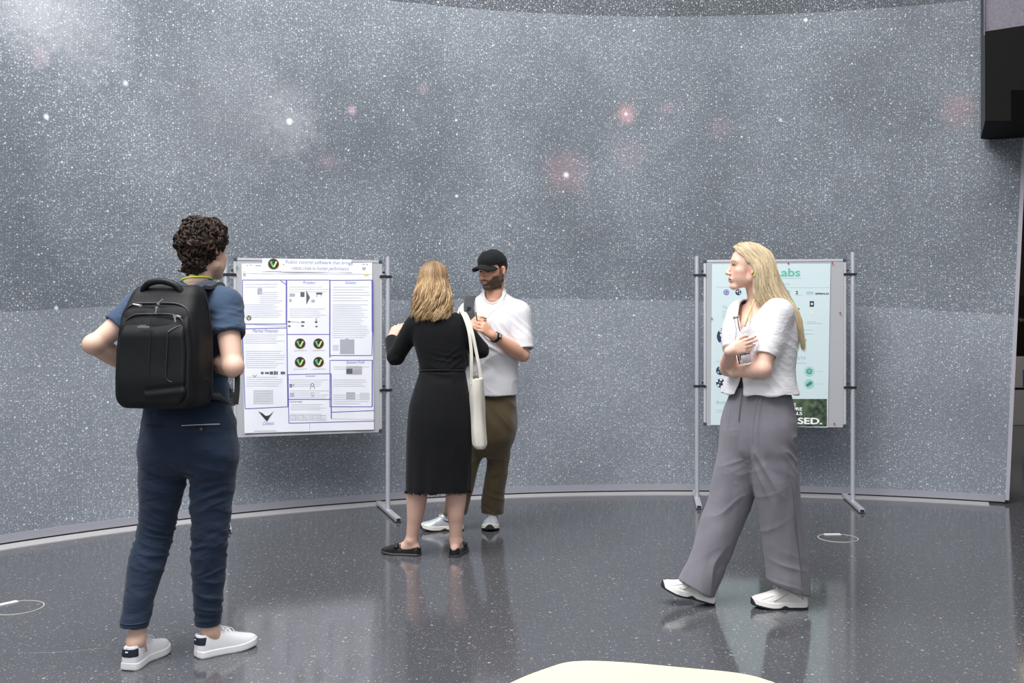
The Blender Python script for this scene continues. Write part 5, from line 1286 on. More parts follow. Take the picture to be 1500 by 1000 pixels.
    C = dk*(1-np.clip(mixv, 0, 1))[..., None]+lt_*np.clip(mixv, 0, 1)[..., None]
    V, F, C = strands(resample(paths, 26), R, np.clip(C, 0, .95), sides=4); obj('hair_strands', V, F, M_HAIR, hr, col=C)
    # loafers
    ML = mat_plain('black polished leather', (.010, .010, .011, 1), .28, noise=.2); MSo = mat_plain('dark welt', (.045, .045, .048, 1), .5)
    for (heel, yaw), mir in ((HL, -1), (HR, 1)):
        ob, T, *_ = shoe(root, heel, yaw, 0, .248, .092, 'loafer', (ML, MSo, MSo, ML), mir)
        xs = np.linspace(-1, 1, 9); tube = T(np.column_stack([xs*.036, .118+0*xs, .066-.020*xs**2])); V, F, _ = strands(catmull(tube, 20)[None], .0055, sides=6, flat=.6); obj('saddle_strap', V, F, ML, ob)
    # tote bag ----------------------------------------------------------------
    M_CAN = mat_cloth('ecru canvas', rgb(208, 203, 192), fold=.4, fscale=(16, 16, 5), weave=.35, wscale=1100, noise=.05)
    c = P(698.5, 605, 5.92); tb = thing('tote_bag', tuple(c), 'ecru canvas tote bag hanging from right shoulder of woman in black dress', 'tote bag')
    s = Shape(); zt, zb = CAM_H-(553-HOR)/FPX*5.92, CAM_H-(655-HOR)/FPX*5.92
    yaw = .06; s.u(stack([(zb, c[0]+.012, c[1]+.09, .030, .17, .17), (zb+.02, c[0]+.010, c[1]+.09, .041, .178, .178), (zb+.12, c[0]+.004, c[1]+.09, .044, .18, .18), (zt-.1, c[0]-.002, c[1]+.09, .043, .18, .18), (zt, c[0], c[1]+.09, .036, .178, .178)], ang=yaw, ex=3.2))
    s.s(ell((c[0], c[1]+.09, zt+.0), (.029, .165, .10)), .01)
    body = sdf_obj('bag_body', s, M_CAN, tb, .004, disp=lambda V: .004*fbm(V*np.array([18, 18, 5])+3, 2)+.003*np.sin(V[:, 2]*20+V[:, 1]*14))
    ribbon_obj('strap', [P(695, 556, 6.08), P(690, 520, 6.12), P(683, 478, 6.09), P(677, 457, 6.03), P(681, 462, 5.945), P(686.5, 482, 5.90), P(690, 508, 5.875), P(691.5, 535, 5.86), P(692, 562, 5.86)], .026, .003, [(1, .3, 0)], M_CAN, tb, n=50) if False else None
    for pts in ([P(690, 560, 6.10), P(688, 520, 6.14), P(681, 478, 6.10), P(674.5, 456.5, 6.03), P(680, 464, 5.93), P(686.5, 484, 5.885), P(690, 510, 5.865), P(690.5, 535, 5.855), P(690, 562, 5.862)],
                [P(706, 560, 6.10), P(697, 520, 6.14), P(687, 478, 6.10), P(679.5, 457.5, 6.035), P(685, 465, 5.94), P(691.5, 486, 5.89), P(697, 512, 5.875), P(701.5, 536, 5.865), P(705.5, 562, 5.87)]):
        ribbon_obj('strap', pts, .018, .003, [1, .25, 0], M_CAN, tb, n=60)
    mk = MB(); r = np.random.default_rng(2)
    for i in range(11):
        z = zt-.10-.022*i; x = np.interp(z, [zb, zb+.12, zt-.1, zt], [.053, .048, .041, .036]); L_ = r.uniform(.02, .06)
        mk.box((c[0]+x+.0015+.0, c[1]+.09-.06+L_/2-.03, z), (.0016, L_/2, .004 if i else .009))
    mk.build('dark_lettering', mat_plain('dark print on canvas', (.03, .03, .03, 1), .8), body)
person_black_dress()
# =================================================================== PERSON C: man in cap and white t-shirt
def person_cap_man():
    Y = 6.7; base = P(705, 777, Y); base[2] = 0
    root = thing('person', tuple(base), 'bearded man in black cap, white t-shirt and olive trousers facing the woman in black', 'person')
    skin = rgb(214, 164, 138)[:3]
    al, pi_ = .70, .16
    hd = Head(P(721.5, 396, 6.66), (-math.sin(al)*math.cos(pi_), -math.cos(al)*math.cos(pi_), -math.sin(pi_)), sc=1.0)
    tf = np.array([-.33, -.944, 0]); tr = np.array([-.944, .33, 0]); ang = math.atan2(-tf[0], tf[1])
    Lsh, Rsh = P(759, 459, 6.67), P(689, 459, 6.75); Lel, Rel = P(766, 520, 6.60), P(667, 520, 6.62); Lwr, Rwr = P(721, 491, 6.43), P(683, 490, 6.46)
    HR = (np.array([*P(679, 775, 6.76)[:2], 0]), math.atan2(-.97, -.10)); HL = (np.array([*P(722, 767, 6.965)[:2], 0]), math.atan2(-.05, -1))
    AR = ankle_of(*HR); AL = ankle_of(*HL)
    b = Shape()
    b.u(stack([(.93, *P(718, 575, Y)[:2], .13, .085, .085), (1.12, *P(719, 528, Y)[:2], .115, .08, .08), (1.30, *P(721, 490, Y)[:2], .14, .09, .08), (1.42, *P(723, 462, Y)[:2], .15, .085, .08), (1.50, *P(724, 443, Y)[:2], .08, .055, .055)], ang=ang))
    b.u(cap(P(724, 440, 6.69), hd.w((0, -.022, -.06)), .060, .058), .03); b.u(hd.shape(), .02)
    for sh_, el, wr in ((Lsh, Lel, Lwr), (Rsh, Rel, Rwr)):
        b.u(cap(P(724, 452, Y), sh_, .052, .046), .03); limb(b, [sh_, sh_*.5+el*.5, el], [.052, .050, .041], .03); limb(b, [el, el*.66+wr*.34, el*.2+wr*.8, wr], [.042, .047, .033, .029], .014, 12)
    for hip, kn, an, HH in ((P(736, 600, Y), P(731, 676, 6.74), AL, HL), (P(702, 600, Y), P(686, 676, 6.72), AR, HR)):
        limb(b, [hip, kn, an], [.075, .05, .035], .03); b.u(cap(an, ankle_of(*HH, .10, .05), .035, .028), .02)
    lt = hand(b, Lwr, nrm([-.68, -.35, .62]), nrm([-.35, .75, -.3]), nrm([-.25, -.35, .75]), curl=(.55, .7, .8, .9), thumb=(.45, .3))
    rt_ = hand(b, Rwr, nrm([.42, -.45, .62]), nrm([.45, .6, -.35]), nrm([.1, -.5, .8]), curl=(.5, .6, .75, .9), thumb=(.3, .3))
    sdf_obj('body', b, M_SKIN, root, .0034, col=lambda V: hd.paint(V, skin, lip=(.42, .18, .16), brow=(.035, .022, .016), stubble=(.032, .021, .016))); hd.eyes(root, iris=(60, 45, 30), look=(-.1, 1, -.1))
    # beard as a thin layer over jaw and chin
    # short hair under cap
    g = Shape(); g.u(ell((0, -.02, .028), (.079, .098, .090))); g.s(cap((-.2, .10, -.02), (.2, .10, -.02), .072), .01); g.s(ell((0, -.02, -.075), (.12, .2, .045)), .01)
    for e in (-1, 1): g.s(ell((e*.082, -.004, -.02), (.03, .026, .042)), .006)
    h = Shape(); pr = Prim(None, hd.c-.14, hd.c+.14); pr.ev = lambda Q, lo=None, hi=None: g.ev(hd.loc(Q))*hd.s; h.u(pr)
    V, F = mesh_sdf(h, .004, disp=lambda V: .0015*fbm(V*160, 2)); obj('hair', V, F, M_HAIRD, root, col=np.tile(np.array(rgb(44, 34, 28)[:3]), (len(V), 1)))
    # cap -----------------------------------------------------------------------
    M_CAP = mat_cloth('black cotton cap', (.0085, .0088, .010, 1), rough=.85, fold=.15, weave=.3, wscale=900, sheen=.05, spec=.2, noise=.2)
    g = Shape(); g.u(ell((0, -.014, .030), (.0855, .108, .104))); g.u(ell((0, .035, .070), (.066, .062, .058)), .03); g.i(plane((0, 0, .046), (0, -.10, -1)), .004); g.s(ell((0, -.014, .026), (.079, .1, .096)))
    g.u(ell((0, -.014, .1345), (.008, .008, .004)), .002)
    h = Shape(); pr = Prim(None, hd.c-.16, hd.c+.17); pr.ev = lambda Q, lo=None, hi=None: g.ev(hd.loc(Q))*hd.s; h.u(pr)
    V, F = mesh_sdf(h, .0032, disp=lambda V: .0015*fbm(V*30, 2)); cp = obj('cap', V, F, M_CAP, root)
    def brim(Q):
        q = hd.loc(Q); x, y, z = q[:, 0], q[:, 1], q[:, 2]
        pl = (np.sqrt((x/.079)**2+(np.maximum(y-.055, 0)/.112)**2)-1)*.075; pl = np.maximum(pl, .066-y-5*x*x)
        zs_ = .050-.20*(y-.085)-7.5*x*x; return np.maximum(pl, np.abs(z-zs_)*.75-.0034)*hd.s
    h = Shape(); h.u(Prim(brim, hd.c-.2, hd.c+.2)); V, F = mesh_sdf(h, .0021); obj('brim', V, F, M_CAP, cp)
    for k in range(3):     # crown seams
        a = k*PI/3+PI/6; pts = [hd.w((math.sin(t)*math.cos(a)*.0875, -.014+math.sin(t)*math.sin(a)*.110, .030+math.cos(t)*.1058)) for t in np.linspace(-1.3, 1.3, 15)]
        tube_obj('crown_seam', pts, .0013, M_CAP, cp, n=40, sides=5)
    # t-shirt ----------------------------------------------------------------------
    M_T = mat_cloth('white cotton jersey', rgb(216, 216, 220), fold=.4, fscale=(9, 9, 6), weave=.15, noise=.02)
    pz = lambda py: CAM_H-(py-HOR)/FPX*Y
    rows = [(pz(580), 719, .182, .145), (pz(560), 719.5, .178, .142), (pz(530), 720.5, .176, .14), (pz(500), 722, .186, .142), (pz(476), 723.5, .196, .138), (pz(458), 724.5, .194, .118), (pz(446), 724.5, .165, .098), (pz(436), 724, .115, .082), (pz(428), 724, .080, .072), (pz(420), 723.5, .070, .068)]
    s = Shape(); s.u(stack([(z, *P(cx, 500, Y)[:2], a, b_, b_*.85) for z, cx, a, b_ in rows], ang=ang, ex=2.2))
    Lse = Lsh+(Lel-Lsh)*.86+np.array([.008, 0, 0]); Rse = Rsh+(Rel-Rsh)*.80
    cuts = []
    for sh_, se in ((Lsh, Lse), (Rsh, Rse)):
        s.u(cap(P(724, 449, Y), sh_, .06, .072), .05); cuts.append(sleeve(s, [sh_+np.array([0, 0, -.004]), sh_*.45+se*.55, se], [.074, .075, .066], se, .04, 10))
    s.shell(.009)
    for c_ in cuts: c_()
    s.s(cap(P(722.5, 431, 6.645), P(722, 420, 6.66), .068), .004)
    s.i(plane((0, 0, pz(577)), (0, 0, -1)))
    def disp(V):
        w = creases(V, [(P(750, 490, 6.6), (.8, 0, .7), .06, .12, 1), (Lse, (.4, 0, 1), .06, .09, 2), (P(735, 545, 6.55), (.7, 0, .8), .075, .16, 3), (P(700, 540, 6.55), (-.5, 0, 1), .07, .15, 4), (P(712, 505, 6.55), (.6, 0, .8), .06, .12, 5)], .006)
        return w+.003*fbm(V*np.array([9, 9, 6]), 2)
    ts = sdf_obj('t_shirt', s, M_T, root, .0042, disp=disp); collar(ts, cap(P(722.5, 431, 6.645), P(722, 420, 6.66), .068), P(722.5, 431, 6.645), P(722, 420, 6.66), .007, M_T)
    # trousers -----------------------------------------------------------------------
    M_TR = mat_cloth('olive brown twill', rgb(84, 70, 44), fold=.4, fscale=(10, 10, 4), weave=.3, noise=.15, sheen=.3, spec=.4, rough=.65)
    t = Shape(); t.u(stack([(pz(668), *P(717, 600, Y)[:2], .07, .05, .05), (pz(655), *P(717, 600, Y)[:2], .125, .085, .09), (pz(638), *P(718, 600, Y)[:2], .165, .115, .12), (pz(615), *P(718, 600, Y)[:2], .178, .125, .13), (pz(590), *P(718, 600, Y)[:2], .172, .12, .125), (pz(570), *P(719, 600, Y)[:2], .165, .115, .115)], ang=ang, ex=2.3))
    LL = [(735, 612, 6.71, .092), (732, 650, 6.73, .080), (729.5, 676, 6.75, .074), (724.5, 710, 6.80, .072), (721, 740, 6.86, .075), (721, 758, 6.885, .076)]
    RL = [(701, 612, 6.72, .092), (693, 650, 6.73, .082), (686, 676, 6.74, .078), (677, 710, 6.75, .076), (668.5, 738, 6.755, .078), (665, 757, 6.755, .078)]
    for Lg in (LL, RL): t.tube([P(*q[:3]) for q in Lg], [q[3] for q in Lg], .04, 18)
    t.shell(.008)
    for q in (P(721, 751, 6.88), P(666, 752, 6.755)): t.s(fcyl(q, q+np.array([0, 0, -.12]), .13))
    t.i(plane((0, 0, pz(566)), (0, 0, 1)))
    def disp2(V):
        w = creases(V, [(P(722, 742, 6.8), (.5, 0, 1), .07, .12, 1), (P(668, 742, 6.7), (-.4, 0, 1), .07, .12, 2), (P(725, 690, 6.7), (.5, 0, 1), .09, .14, 3), (P(738, 610, 6.6), (.8, 0, .6), .08, .12, 4)], .0065)
        return w+.004*fbm(V*np.array([10, 10, 5]), 2)
    sdf_obj('trousers', t, M_TR, root, .0046, disp=disp2)
    MU = mat_plain('silver mesh shoe upper', rgb(196, 200, 208), .4, metal=.25, noise=.3, scale=45, bump=.3, bscale=260); MS = mat_plain('ivory foam', rgb(228, 226, 216), .6); MO = mat_plain('dark outsole', (.03, .03, .033, 1), .6); MSW = mat_plain('black overlay', (.012, .012, .014, 1), .4)
    for (heel, yaw), mir in ((HR, 1), (HL, -1)):
        ob, T, de, hw, tp_, cx_, R = shoe(root, heel, yaw, 0, .285, .108, 'runner', (MU, MS, MO, MS), mir)
        for e in (-1, 1):   # curved swoosh on each side
            V = []; F = []; m = 14; u = np.linspace(0, 1, m)
            yy = .045+.125*u; zc = .066+.030*(u-.28)**2*2.4-.014*np.sin(u*PI)**1.5*.6; th = .010*np.sin(np.clip(u*1.25, 0, 1)*PI)**.7*(1-u)**.4+.0006
            for i in range(m):
                for s_ in (-1, 1):
                    y = yy[i]; z = zc[i]+s_*th[i]*.5; h_ = np.interp(y, de, hw)*.97; ztop = np.interp(y, de, tp_); b0 = .034*.55; kk = max(.05, 1-max(0, (z-b0)/(ztop-b0))**2.4)**(1/2.6); V.append((np.interp(y, de, cx_)+e*(h_*kk+.0022), y, z))
            F = [(2*i, 2*i+1, 2*i+3, 2*i+2) for i in range(m-1)]; obj('side_mark', T(np.array(V)), F, MSW, ob)
    # wristwatch
    ax = nrm(Lwr-Lel); w0 = Lwr-ax*.028; q = Shape(); q.u(fcyl(w0-ax*.0105, w0+ax*.0105, .0365)); q.s(fcyl(w0-ax*.02, w0+ax*.02, .0325))
    M_WT = mat_plain('black resin watch', (.012, .013, .016, 1), .4); wt = sdf_obj('wristwatch', q, M_WT, root, .0022)
    nv = nrm(np.array([.25, -.85, .45])-np.dot([.25, -.85, .45], ax)*ax); sv = np.cross(ax, nv); Rw = np.column_stack([ax, sv, nv])
    m = MB(); m.box(w0+nv*.038, (.0175, .0165, .0055), Rw, bev=.003); m.build('watch_case', M_WT, wt)
    m = MB(); m.box(w0+nv*.0438, (.009, .0115, .0006), Rw); m.build('watch_display', mat_plain('grey lcd', rgb(150, 158, 164), .3), wt)
    # lanyard cord and clip
    M_LY = mat_plain('pale cord', rgb(222, 224, 196), .7); fr = lambda px, py, dy: P(px, py, dy)
    tube_obj('lanyard', [P(741, 424, 6.70), P(739, 432, 6.615), P(731, 447, 6.545), P(719, 458, 6.535), P(711, 466, 6.53), P(709.5, 450, 6.545), P(708.5, 436, 6.58), P(709, 427, 6.63)], .0028, M_LY, root, n=60, sides=6)
    m = MB(); 
    for px, py in ((705.5, 467), (710.5, 468)): m.cyl(P(px, py-2.5, 6.52), P(px+.4, py+2.5, 6.52), .009, 12)
    m.box(P(708, 466, 6.521), (.014, .006, .004)); m.build('lanyard_clip', mat_plain('black clip', (.01, .01, .011, 1), .3), root)
    pb = MB(); pb.cyl(P(699, 470, 6.36), P(697, 457, 6.36), .004, 10, .003); po = pb.build('pen', bpy.data.materials['black clip'], None, loc=P(698, 464, 6.36)); tag(po, 'short black pen held in hands of bearded man in cap', 'pen')
    # dark backpack on his right shoulder (behind him, only the strap shows)
    c = Y+.27; bp = thing('backpack', tuple(P(716, 520, c)), 'dark grey backpack strap over right shoulder of bearded man in cap', 'backpack')
    MB2 = mat_cloth('dark grey nylon', (.035, .040, .046, 1), rough=.7, weave=.4, wscale=900, spec=.4)
    ribbon_obj('shoulder_strap', [P(700, 470, 6.86), P(693, 442, 6.82), P(690, 434.5, 6.74), P(687, 441, 6.645), P(686.5, 452, 6.605), P(689, 463, 6.585), P(690, 485, 6.57), P(686, 520, 6.60), P(684, 540, 6.70), P(700, 545, 6.90)], .064, .012, [-.944, .33, 0], MB2, bp, n=60)
    m = MB(); m.box(P(686.8, 452, 6.592), (.014, .004, .012), bev=.002); m.build('strap_buckle', M_BLK, bp)
    q = Shape(); q.u(rbox(P(708, 515, 6.95), (.10, .07, .19), np.column_stack([tr, tf, [0, 0, 1]]), .05)); sdf_obj('bag_body', q, MB2, bp, .006, disp=lambda V: .004*fbm(V*10, 2))
person_cap_man()
# =================================================================== PERSON D: blonde woman with bottle
def person_blonde_woman():
    Y = 4.98; base = P(1110, 886, Y); base[2] = 0
    root = thing('person', tuple(base), 'blonde woman in white short-sleeved blouse and wide grey trousers walking past the mint poster', 'person')
    skin = rgb(232, 190, 170)[:3]
    hd = Head(P(1097, 391, 4.97), (-1, .03, .03), sc=.945, fem=1)
    tf = np.array([-.82, -.57, 0]); tf /= np.linalg.norm(tf); tr = np.array([tf[1], -tf[0], 0]); ang = math.atan2(-tf[0], tf[1])
    Lsh, Rsh = P(1140, 459, 4.85), P(1087, 460, 5.08); Lel, Rel = P(1117, 540, 4.78), P(1067, 538, 4.94); Lwr, Rwr = P(1074, 545, 4.87), P(1069, 514, 4.745)
    HN = (np.array([*P(1182, 887, 4.955)[:2], 0]), math.atan2(-1, -.03)); HF = (np.array([*P(1046, 885, 5.01)[:2], 0]), math.atan2(-1, .02)); AN = ankle_of(*HN, .06, .11); AF = ankle_of(*HF, .045, .12)
    b = Shape()
    b.u(stack([(.95, *P(1112, 600, Y)[:2], .12, .09, .09), (1.14, *P(1113, 545, Y)[:2], .10, .075, .075), (1.28, *P(1113, 500, Y)[:2], .115, .095, .075), (1.38, *P(1113, 468, Y)[:2], .125, .085, .075), (1.455, *P(1112, 446, Y)[:2], .07, .055, .05)], ang=ang))
    b.u(cap(P(1111, 443, 4.98), hd.w((0, -.024, -.06)), .047, .044), .028); b.u(hd.shape(), .018)
    b.u(cap(P(1111, 450, 4.98), P(1103, 478, 4.93), .05, .06), .03)
    for sh_, el, wr in ((Lsh, Lel, Lwr), (Rsh, Rel, Rwr)):
        b.u(cap(P(1112, 452, Y), sh_, .042, .038), .03); limb(b, [sh_, sh_*.5+el*.5, el], [.042, .042, .036], .03); limb(b, [el, el*.66+wr*.34, el*.2+wr*.8, wr], [.037, .0385, .027, .0235], .014, 12)
    b.u(ell(Lel+np.array([.006, 0, -.004]), .034), .02); b.u(ell(Rel+np.array([-.004, 0, -.006]), .033), .02)
    for hip, kn, an in ((P(1124, 640, 4.92), P(1140, 735, 4.94), AN), (P(1094, 640, 5.05), P(1070, 740, 5.04), AF)): limb(b, [hip, kn, an], [.08, .05, .034], .03)
    b.u(cap(AN, ankle_of(*HN, .12, .055), .032, .026), .02); b.u(cap(AF, ankle_of(*HF, .11, .085), .032, .026), .02)
    lt = hand(b, Lwr, nrm([-.25, .85, .15]), nrm([.4, .3, 1]), nrm([-.9, -.2, .2]), curl=(.9, 1.0, 1.0, 1.1), sc=.88)
    rt_ = hand(b, Rwr, nrm([.84, -.12, .30]), nrm([.10, .98, -.12]), nrm([-.45, .0, .9]), curl=(.36, .42, .50, .62), thumb=(.35, .3), sc=.84, spread=.035, wr=.022)
    sdf_obj('body', b, M_SKIN, root, .0028, col=lambda V: hd.paint(V, skin, lip=(.55, .20, .19), brow=(.20, .13, .08), browk=.75, blush=.5, lash=.95, lw=.0036)); hd.eyes(root, iris=(60, 62, 60))
    nails(rt_, root, mat_plain('red nail varnish', rgb(214, 60, 42), .25), .92); nails(lt, root, bpy.data.materials['red nail varnish'], .9)
    # hair ---------------------------------------------------------------
    base_c = np.array(rgb(226, 206, 172)[:3])
    keys = np.array([  # columns: root, side, ear, neck, shoulder, end      (x out to the side, y forward, z up)
        [(.006, .082, .100), (.055, .060, .072), (.0805, .022, .030), (.088, -.012, -.012), (.082, -.020, -.090), (.074, -.024, -.150), (.070, -.046, -.192)],
        [(.006, .050, .120), (.062, .020, .090), (.086, -.026, .040), (.093, -.045, -.020), (.086, -.062, -.100), (.070, -.098, -.175), (.050, -.150, -.245)],
        [(.005, .000, .126), (.055, -.040, .100), (.080, -.078, .045), (.082, -.098, -.02), (.078, -.125, -.11), (.075, -.195, -.22), (.070, -.250, -.330)],
        [(.004, -.050, .116), (.020, -.096, .080), (.034, -.122, .035), (.042, -.136, -.03), (.048, -.165, -.110), (.055, -.242, -.235), (.060, -.280, -.400)]])
    r = np.random.default_rng(4)
    def column(v):
        x = v*3; i = min(int(x), 2); t = x-i; t = t*t*(3-2*t)*.5+t*.5; return keys[i]*(1-t)+keys[i+1]*t
    paths = []; n = 5200
    for i in range(n):
        v = r.uniform(0, 1)**.9; sg = -1 if r.uniform() < .68 else 1; k = column(v).copy(); lay = r.uniform(-.006, .004); jit = r.normal(0, .004, (7, 3))*np.linspace(.1, 1, 7)[:, None]
        k[1:, 0] += lay; k[1:, 1] += lay*-.5; k[:, 0] *= sg; k = k+jit; k[-1, 2] += r.uniform(-.03, .02); k[:2] += r.normal(0, .002, (2, 3))
        ph = r.uniform(0, 6.28); k[3:, 1] += .004*np.sin(np.arange(4)*1.4+ph); paths.append([hd.w(q) for q in k])
    R = tip_profile(24, .0013); C0 = hair_cols(r, n, base_c, .62, 1.25); u = np.linspace(0, 1, 24)
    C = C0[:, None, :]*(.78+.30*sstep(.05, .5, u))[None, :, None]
    # under-volume
    g = Shape(); g.u(ell((0, -.020, .030), (.082, .098, .090)))
    for v in np.linspace(.22, 1, 8):
        k = column(v)
        for sg in (-1, 1):
            q = k.copy(); q[:, 0] = np.maximum(q[:, 0]-.016, .002)*sg; q[1:4, 1] += .012; q = np.vstack([q[2:6], q[5]*.6+q[6]*.4])
            g.tube(q, [.017, .020, .020, .016, .008], .012, 10)
    g.s(ell((0, .098, -.01), (.10, .078, .075)), .012); g.s(ell((0, .075, -.09), (.1, .07, .07)), .01)
    g.s(ell((-.09, .010, -.014), (.03, .024, .03)), .006)
    h = Shape(); pr = Prim(None, hd.c-np.array([.2, .2, .45]), hd.c+np.array([.35, .2, .16])); pr.ev = lambda Q, lo=None, hi=None: g.ev(hd.loc(Q))*hd.s; h.u(pr)
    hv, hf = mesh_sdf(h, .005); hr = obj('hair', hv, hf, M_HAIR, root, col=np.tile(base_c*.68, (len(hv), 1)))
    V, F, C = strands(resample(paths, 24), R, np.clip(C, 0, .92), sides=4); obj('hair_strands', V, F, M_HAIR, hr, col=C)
    # earring
    ec = hd.w((-.0865, -.004, -.040)); ring = [ec+np.array([math.cos(q)*.0065, -.003+.002*math.sin(q), math.sin(q)*.0095]) for q in np.linspace(0, 2*PI, 12, endpoint=False)]
    tube_obj('earring', ring, .0028, mat_plain('gold', rgb(226, 190, 120), .2, metal=1.0), root, n=40, sides=8, closed=True)
    # blouse ----------------------------------------------------------------
    M_B = mat_cloth('white crinkle cotton', rgb(224, 223, 226), fold=.16, fscale=(34, 34, 90), weave=.25, wscale=260, noise=.03)
    pz = lambda py: CAM_H-(py-HOR)/FPX*Y
    rows = [(pz(590), 1113, .216, .150), (pz(575), 1113, .208, .146), (pz(560), 1113.5, .196, .138), (pz(540), 1114, .186, .132), (pz(520), 1114, .190, .142), (pz(500), 1113, .196, .156), (pz(482), 1113, .192, .152), (pz(466), 1113, .178, .128), (pz(454), 1113, .150, .100), (pz(445), 1113, .112, .080), (pz(438), 1112.5, .078, .066), (pz(430), 1112, .060, .058)]
    s = Shape(); s.u(stack([(z, *P(cx, 500, Y)[:2], a, b_, b_*.92) for z, cx, a, b_ in rows], ang=ang, ex=2.1))
    Lse = Lsh+(Lel-Lsh)*.76; Rse = Rsh+(Rel-Rsh)*.66
    cuts = []
    for sh_, se in ((Lsh, Lse), (Rsh, Rse)):
        s.u(cap(P(1113, 450, Y), sh_+np.array([0, 0, .004]), .045, .060), .04); s.u(ell(sh_+np.array([0, 0, .002]), (.058, .058, .054)), .03); cuts.append(sleeve(s, [sh_, sh_*.45+se*.55, se], [.064, .062, .051 if se is Lse else .045], se, .03, 10))
    s.shell(.009)
    for c_ in cuts: c_()
    fr = lambda px, py, off: P(px, py, Y)+tf*off
    cz = P(1113, 470, Y)
    # V neckline and front slit below the crossed arms
    vb = cz+tf*.14+np.array([0, 0, pz(486)-pz(470)])
    def vneck(Q):
        q = Q-np.array([cz[0], cz[1], 0]); u = q@tr; f = q@tf; z = Q[:, 2]; z0 = pz(487); w = np.maximum(0, (z-z0))*.62
        return np.maximum(np.abs(u+.012)-w, np.maximum(.0-f, z0-z))
    s.s(Prim(vneck, cz-.35, cz+.35), .003); s.s(cap(P(1111, 440, 4.98), P(1107, 425, 4.98), .054), .006)
    def slit(Q):
        q = Q-np.array([cz[0], cz[1], 0]); u = q@tr; f = q@tf; z = Q[:, 2]; z1 = pz(546); w = np.maximum(0, z1-z)*.30+.001
        return np.maximum(np.abs(u-.0)-w, np.maximum(-f, z-z1))
    s.s(Prim(slit, P(1113, 640, Y)-.4, P(1113, 520, Y)+.4), .004)
    s.i(plane((0, 0, pz(583)), (.02, 0, -1)))
    def disp(V):
        an = np.arctan2(V[:, 1]-cz[1], V[:, 0]-cz[0]); lo = sstep(pz(560), pz(585), V[:, 2])
        w = creases(V, [(P(1140, 520, 4.85), (.6, 0, .8), .06, .12, 1), (Lse, (.4, 0, 1), .05, .09, 2), (P(1125, 470, 4.82), (.9, 0, -.5), .05, .09, 3), (P(1120, 560, 4.85), (.8, 0, .5), .06, .12, 5)], .0035)
        return w+.0005*fbm(V*np.array([40, 40, 110]), 2)+.008*lo*np.sin(an*8+1)
    sdf_obj('blouse', s, M_B, root, .0036, disp=disp)
    # trousers ------------------------------------------------------------------
    M_TR = mat_cloth('grey wool twill', rgb(124, 122, 130), fold=.3, fscale=(9, 9, 3.5), weave=.3, wscale=1100, noise=.08, spec=.2)
    t = Shape(); t.u(stack([(pz(715), *P(1110, 600, Y)[:2], .03, .02, .02), (pz(700), *P(1110, 600, Y)[:2], .09, .055, .06), (pz(680), *P(1110, 600, Y)[:2], .15, .095, .105), (pz(655), *P(1109, 600, Y)[:2], .195, .128, .142), (pz(625), *P(1110, 600, Y)[:2], .203, .14, .155), (pz(600), *P(1111, 600, Y)[:2], .188, .132, .14), (pz(575), *P(1113, 600, Y)[:2], .16, .118, .118), (pz(560), *P(1113, 600, Y)[:2], .145, .11, .11)], ang=ang, ex=2.15))
    NL = [(1127, 640, 4.925, .120), (1133.5, 690, 4.925, .116), (1138, 715, 4.93, .111), (1146, 776, 4.945, .102), (1152, 825, 4.95, .100), (1154.5, 870, 4.955, .102), (1156, 893, 4.955, .103)]
    FL = [(1092, 640, 5.02, .118), (1081, 690, 5.03, .111), (1068, 740, 5.04, .104), (1052, 780, 5.03, .100), (1038, 820, 5.02, .095), (1022, 858, 5.015, .096), (1014, 878, 5.015, .096)]
    for Lg, kk in ((FL, .025), (NL, .012)): t.tube([P(*q[:3]) for q in Lg], [q[3] for q in Lg], kk, 24)
    t.shell(.008)
    q = P(1155, 858, 4.955); t.s(fcyl(q, q+nrm([-.36, .06, -.93])*.16, .16))
    q = P(1021, 860, 5.015); dv = nrm(P(1014, 878, 5.015)-P(1038, 820, 5.02)); dv = nrm(dv+np.array([-.12, 0, -.02])*0); t.s(fcyl(q, q+nrm(np.array([-.46, 0, -.9]))*.12, .14))
    t.i(plane((0, 0, pz(560)), (0, 0, 1)))
    def disp2(V):
        w = creases(V, [(P(1150, 858, 4.86), (.35, 0, 1), .09, .10, 1), (P(1058, 735, 4.94), (-.8, 0, 1), .08, .20, 2), (P(1165, 630, 4.9), (.9, 0, .5), .06, .08, 6), (P(1030, 830, 4.95), (.9, 0, -.5), .10, .14, 8), (P(1062, 660, 4.88), (-.5, 0, 1), .06, .09, 11), (P(1125, 690, 4.82), (.9, 0, .35), .07, .15, 12), (P(1158, 660, 4.86), (.7, 0, .7), .06, .10, 13)], .008)
        u = (V-np.array([cz[0], cz[1], 0]))@tr; up = sstep(pz(690), pz(600), V[:, 2])
        return w+.0065*fbm(V*np.array([13, 13, 2.2]), 2)-.006*up*(np.exp(-((u+.075)/.007)**2)+np.exp(-((u-.075)/.007)**2)+np.exp(-((u+.11)/.006)**2))*((V-np.array([cz[0], cz[1], 0]))@tf > .02)
    tr_ = sdf_obj('trousers', t, M_TR, root, .0044, disp=disp2)
    M_SEAM = mat_plain('seam grey', rgb(98, 96, 104), .9); sd = []
    for px, py, yy, rr in NL[1:6]: c = P(px, py, yy); dv = nrm(np.array([.42, -.90, 0])); sd.append(c+dv*(rr+.001))
    tube_obj('side_seam', sd, .0024, M_SEAM, tr_, n=50, sides=5)
    wb = [P(1113, 562, Y)+tr*math.cos(a)*.147+tf*math.sin(a)*.112 for a in np.linspace(.3, PI-.3, 14)]; ribbon_obj('waistband', wb, .035, .004, (0, 0, 1), mat_plain('dark waistband', rgb(58, 58, 64), .8), tr_, n=40)
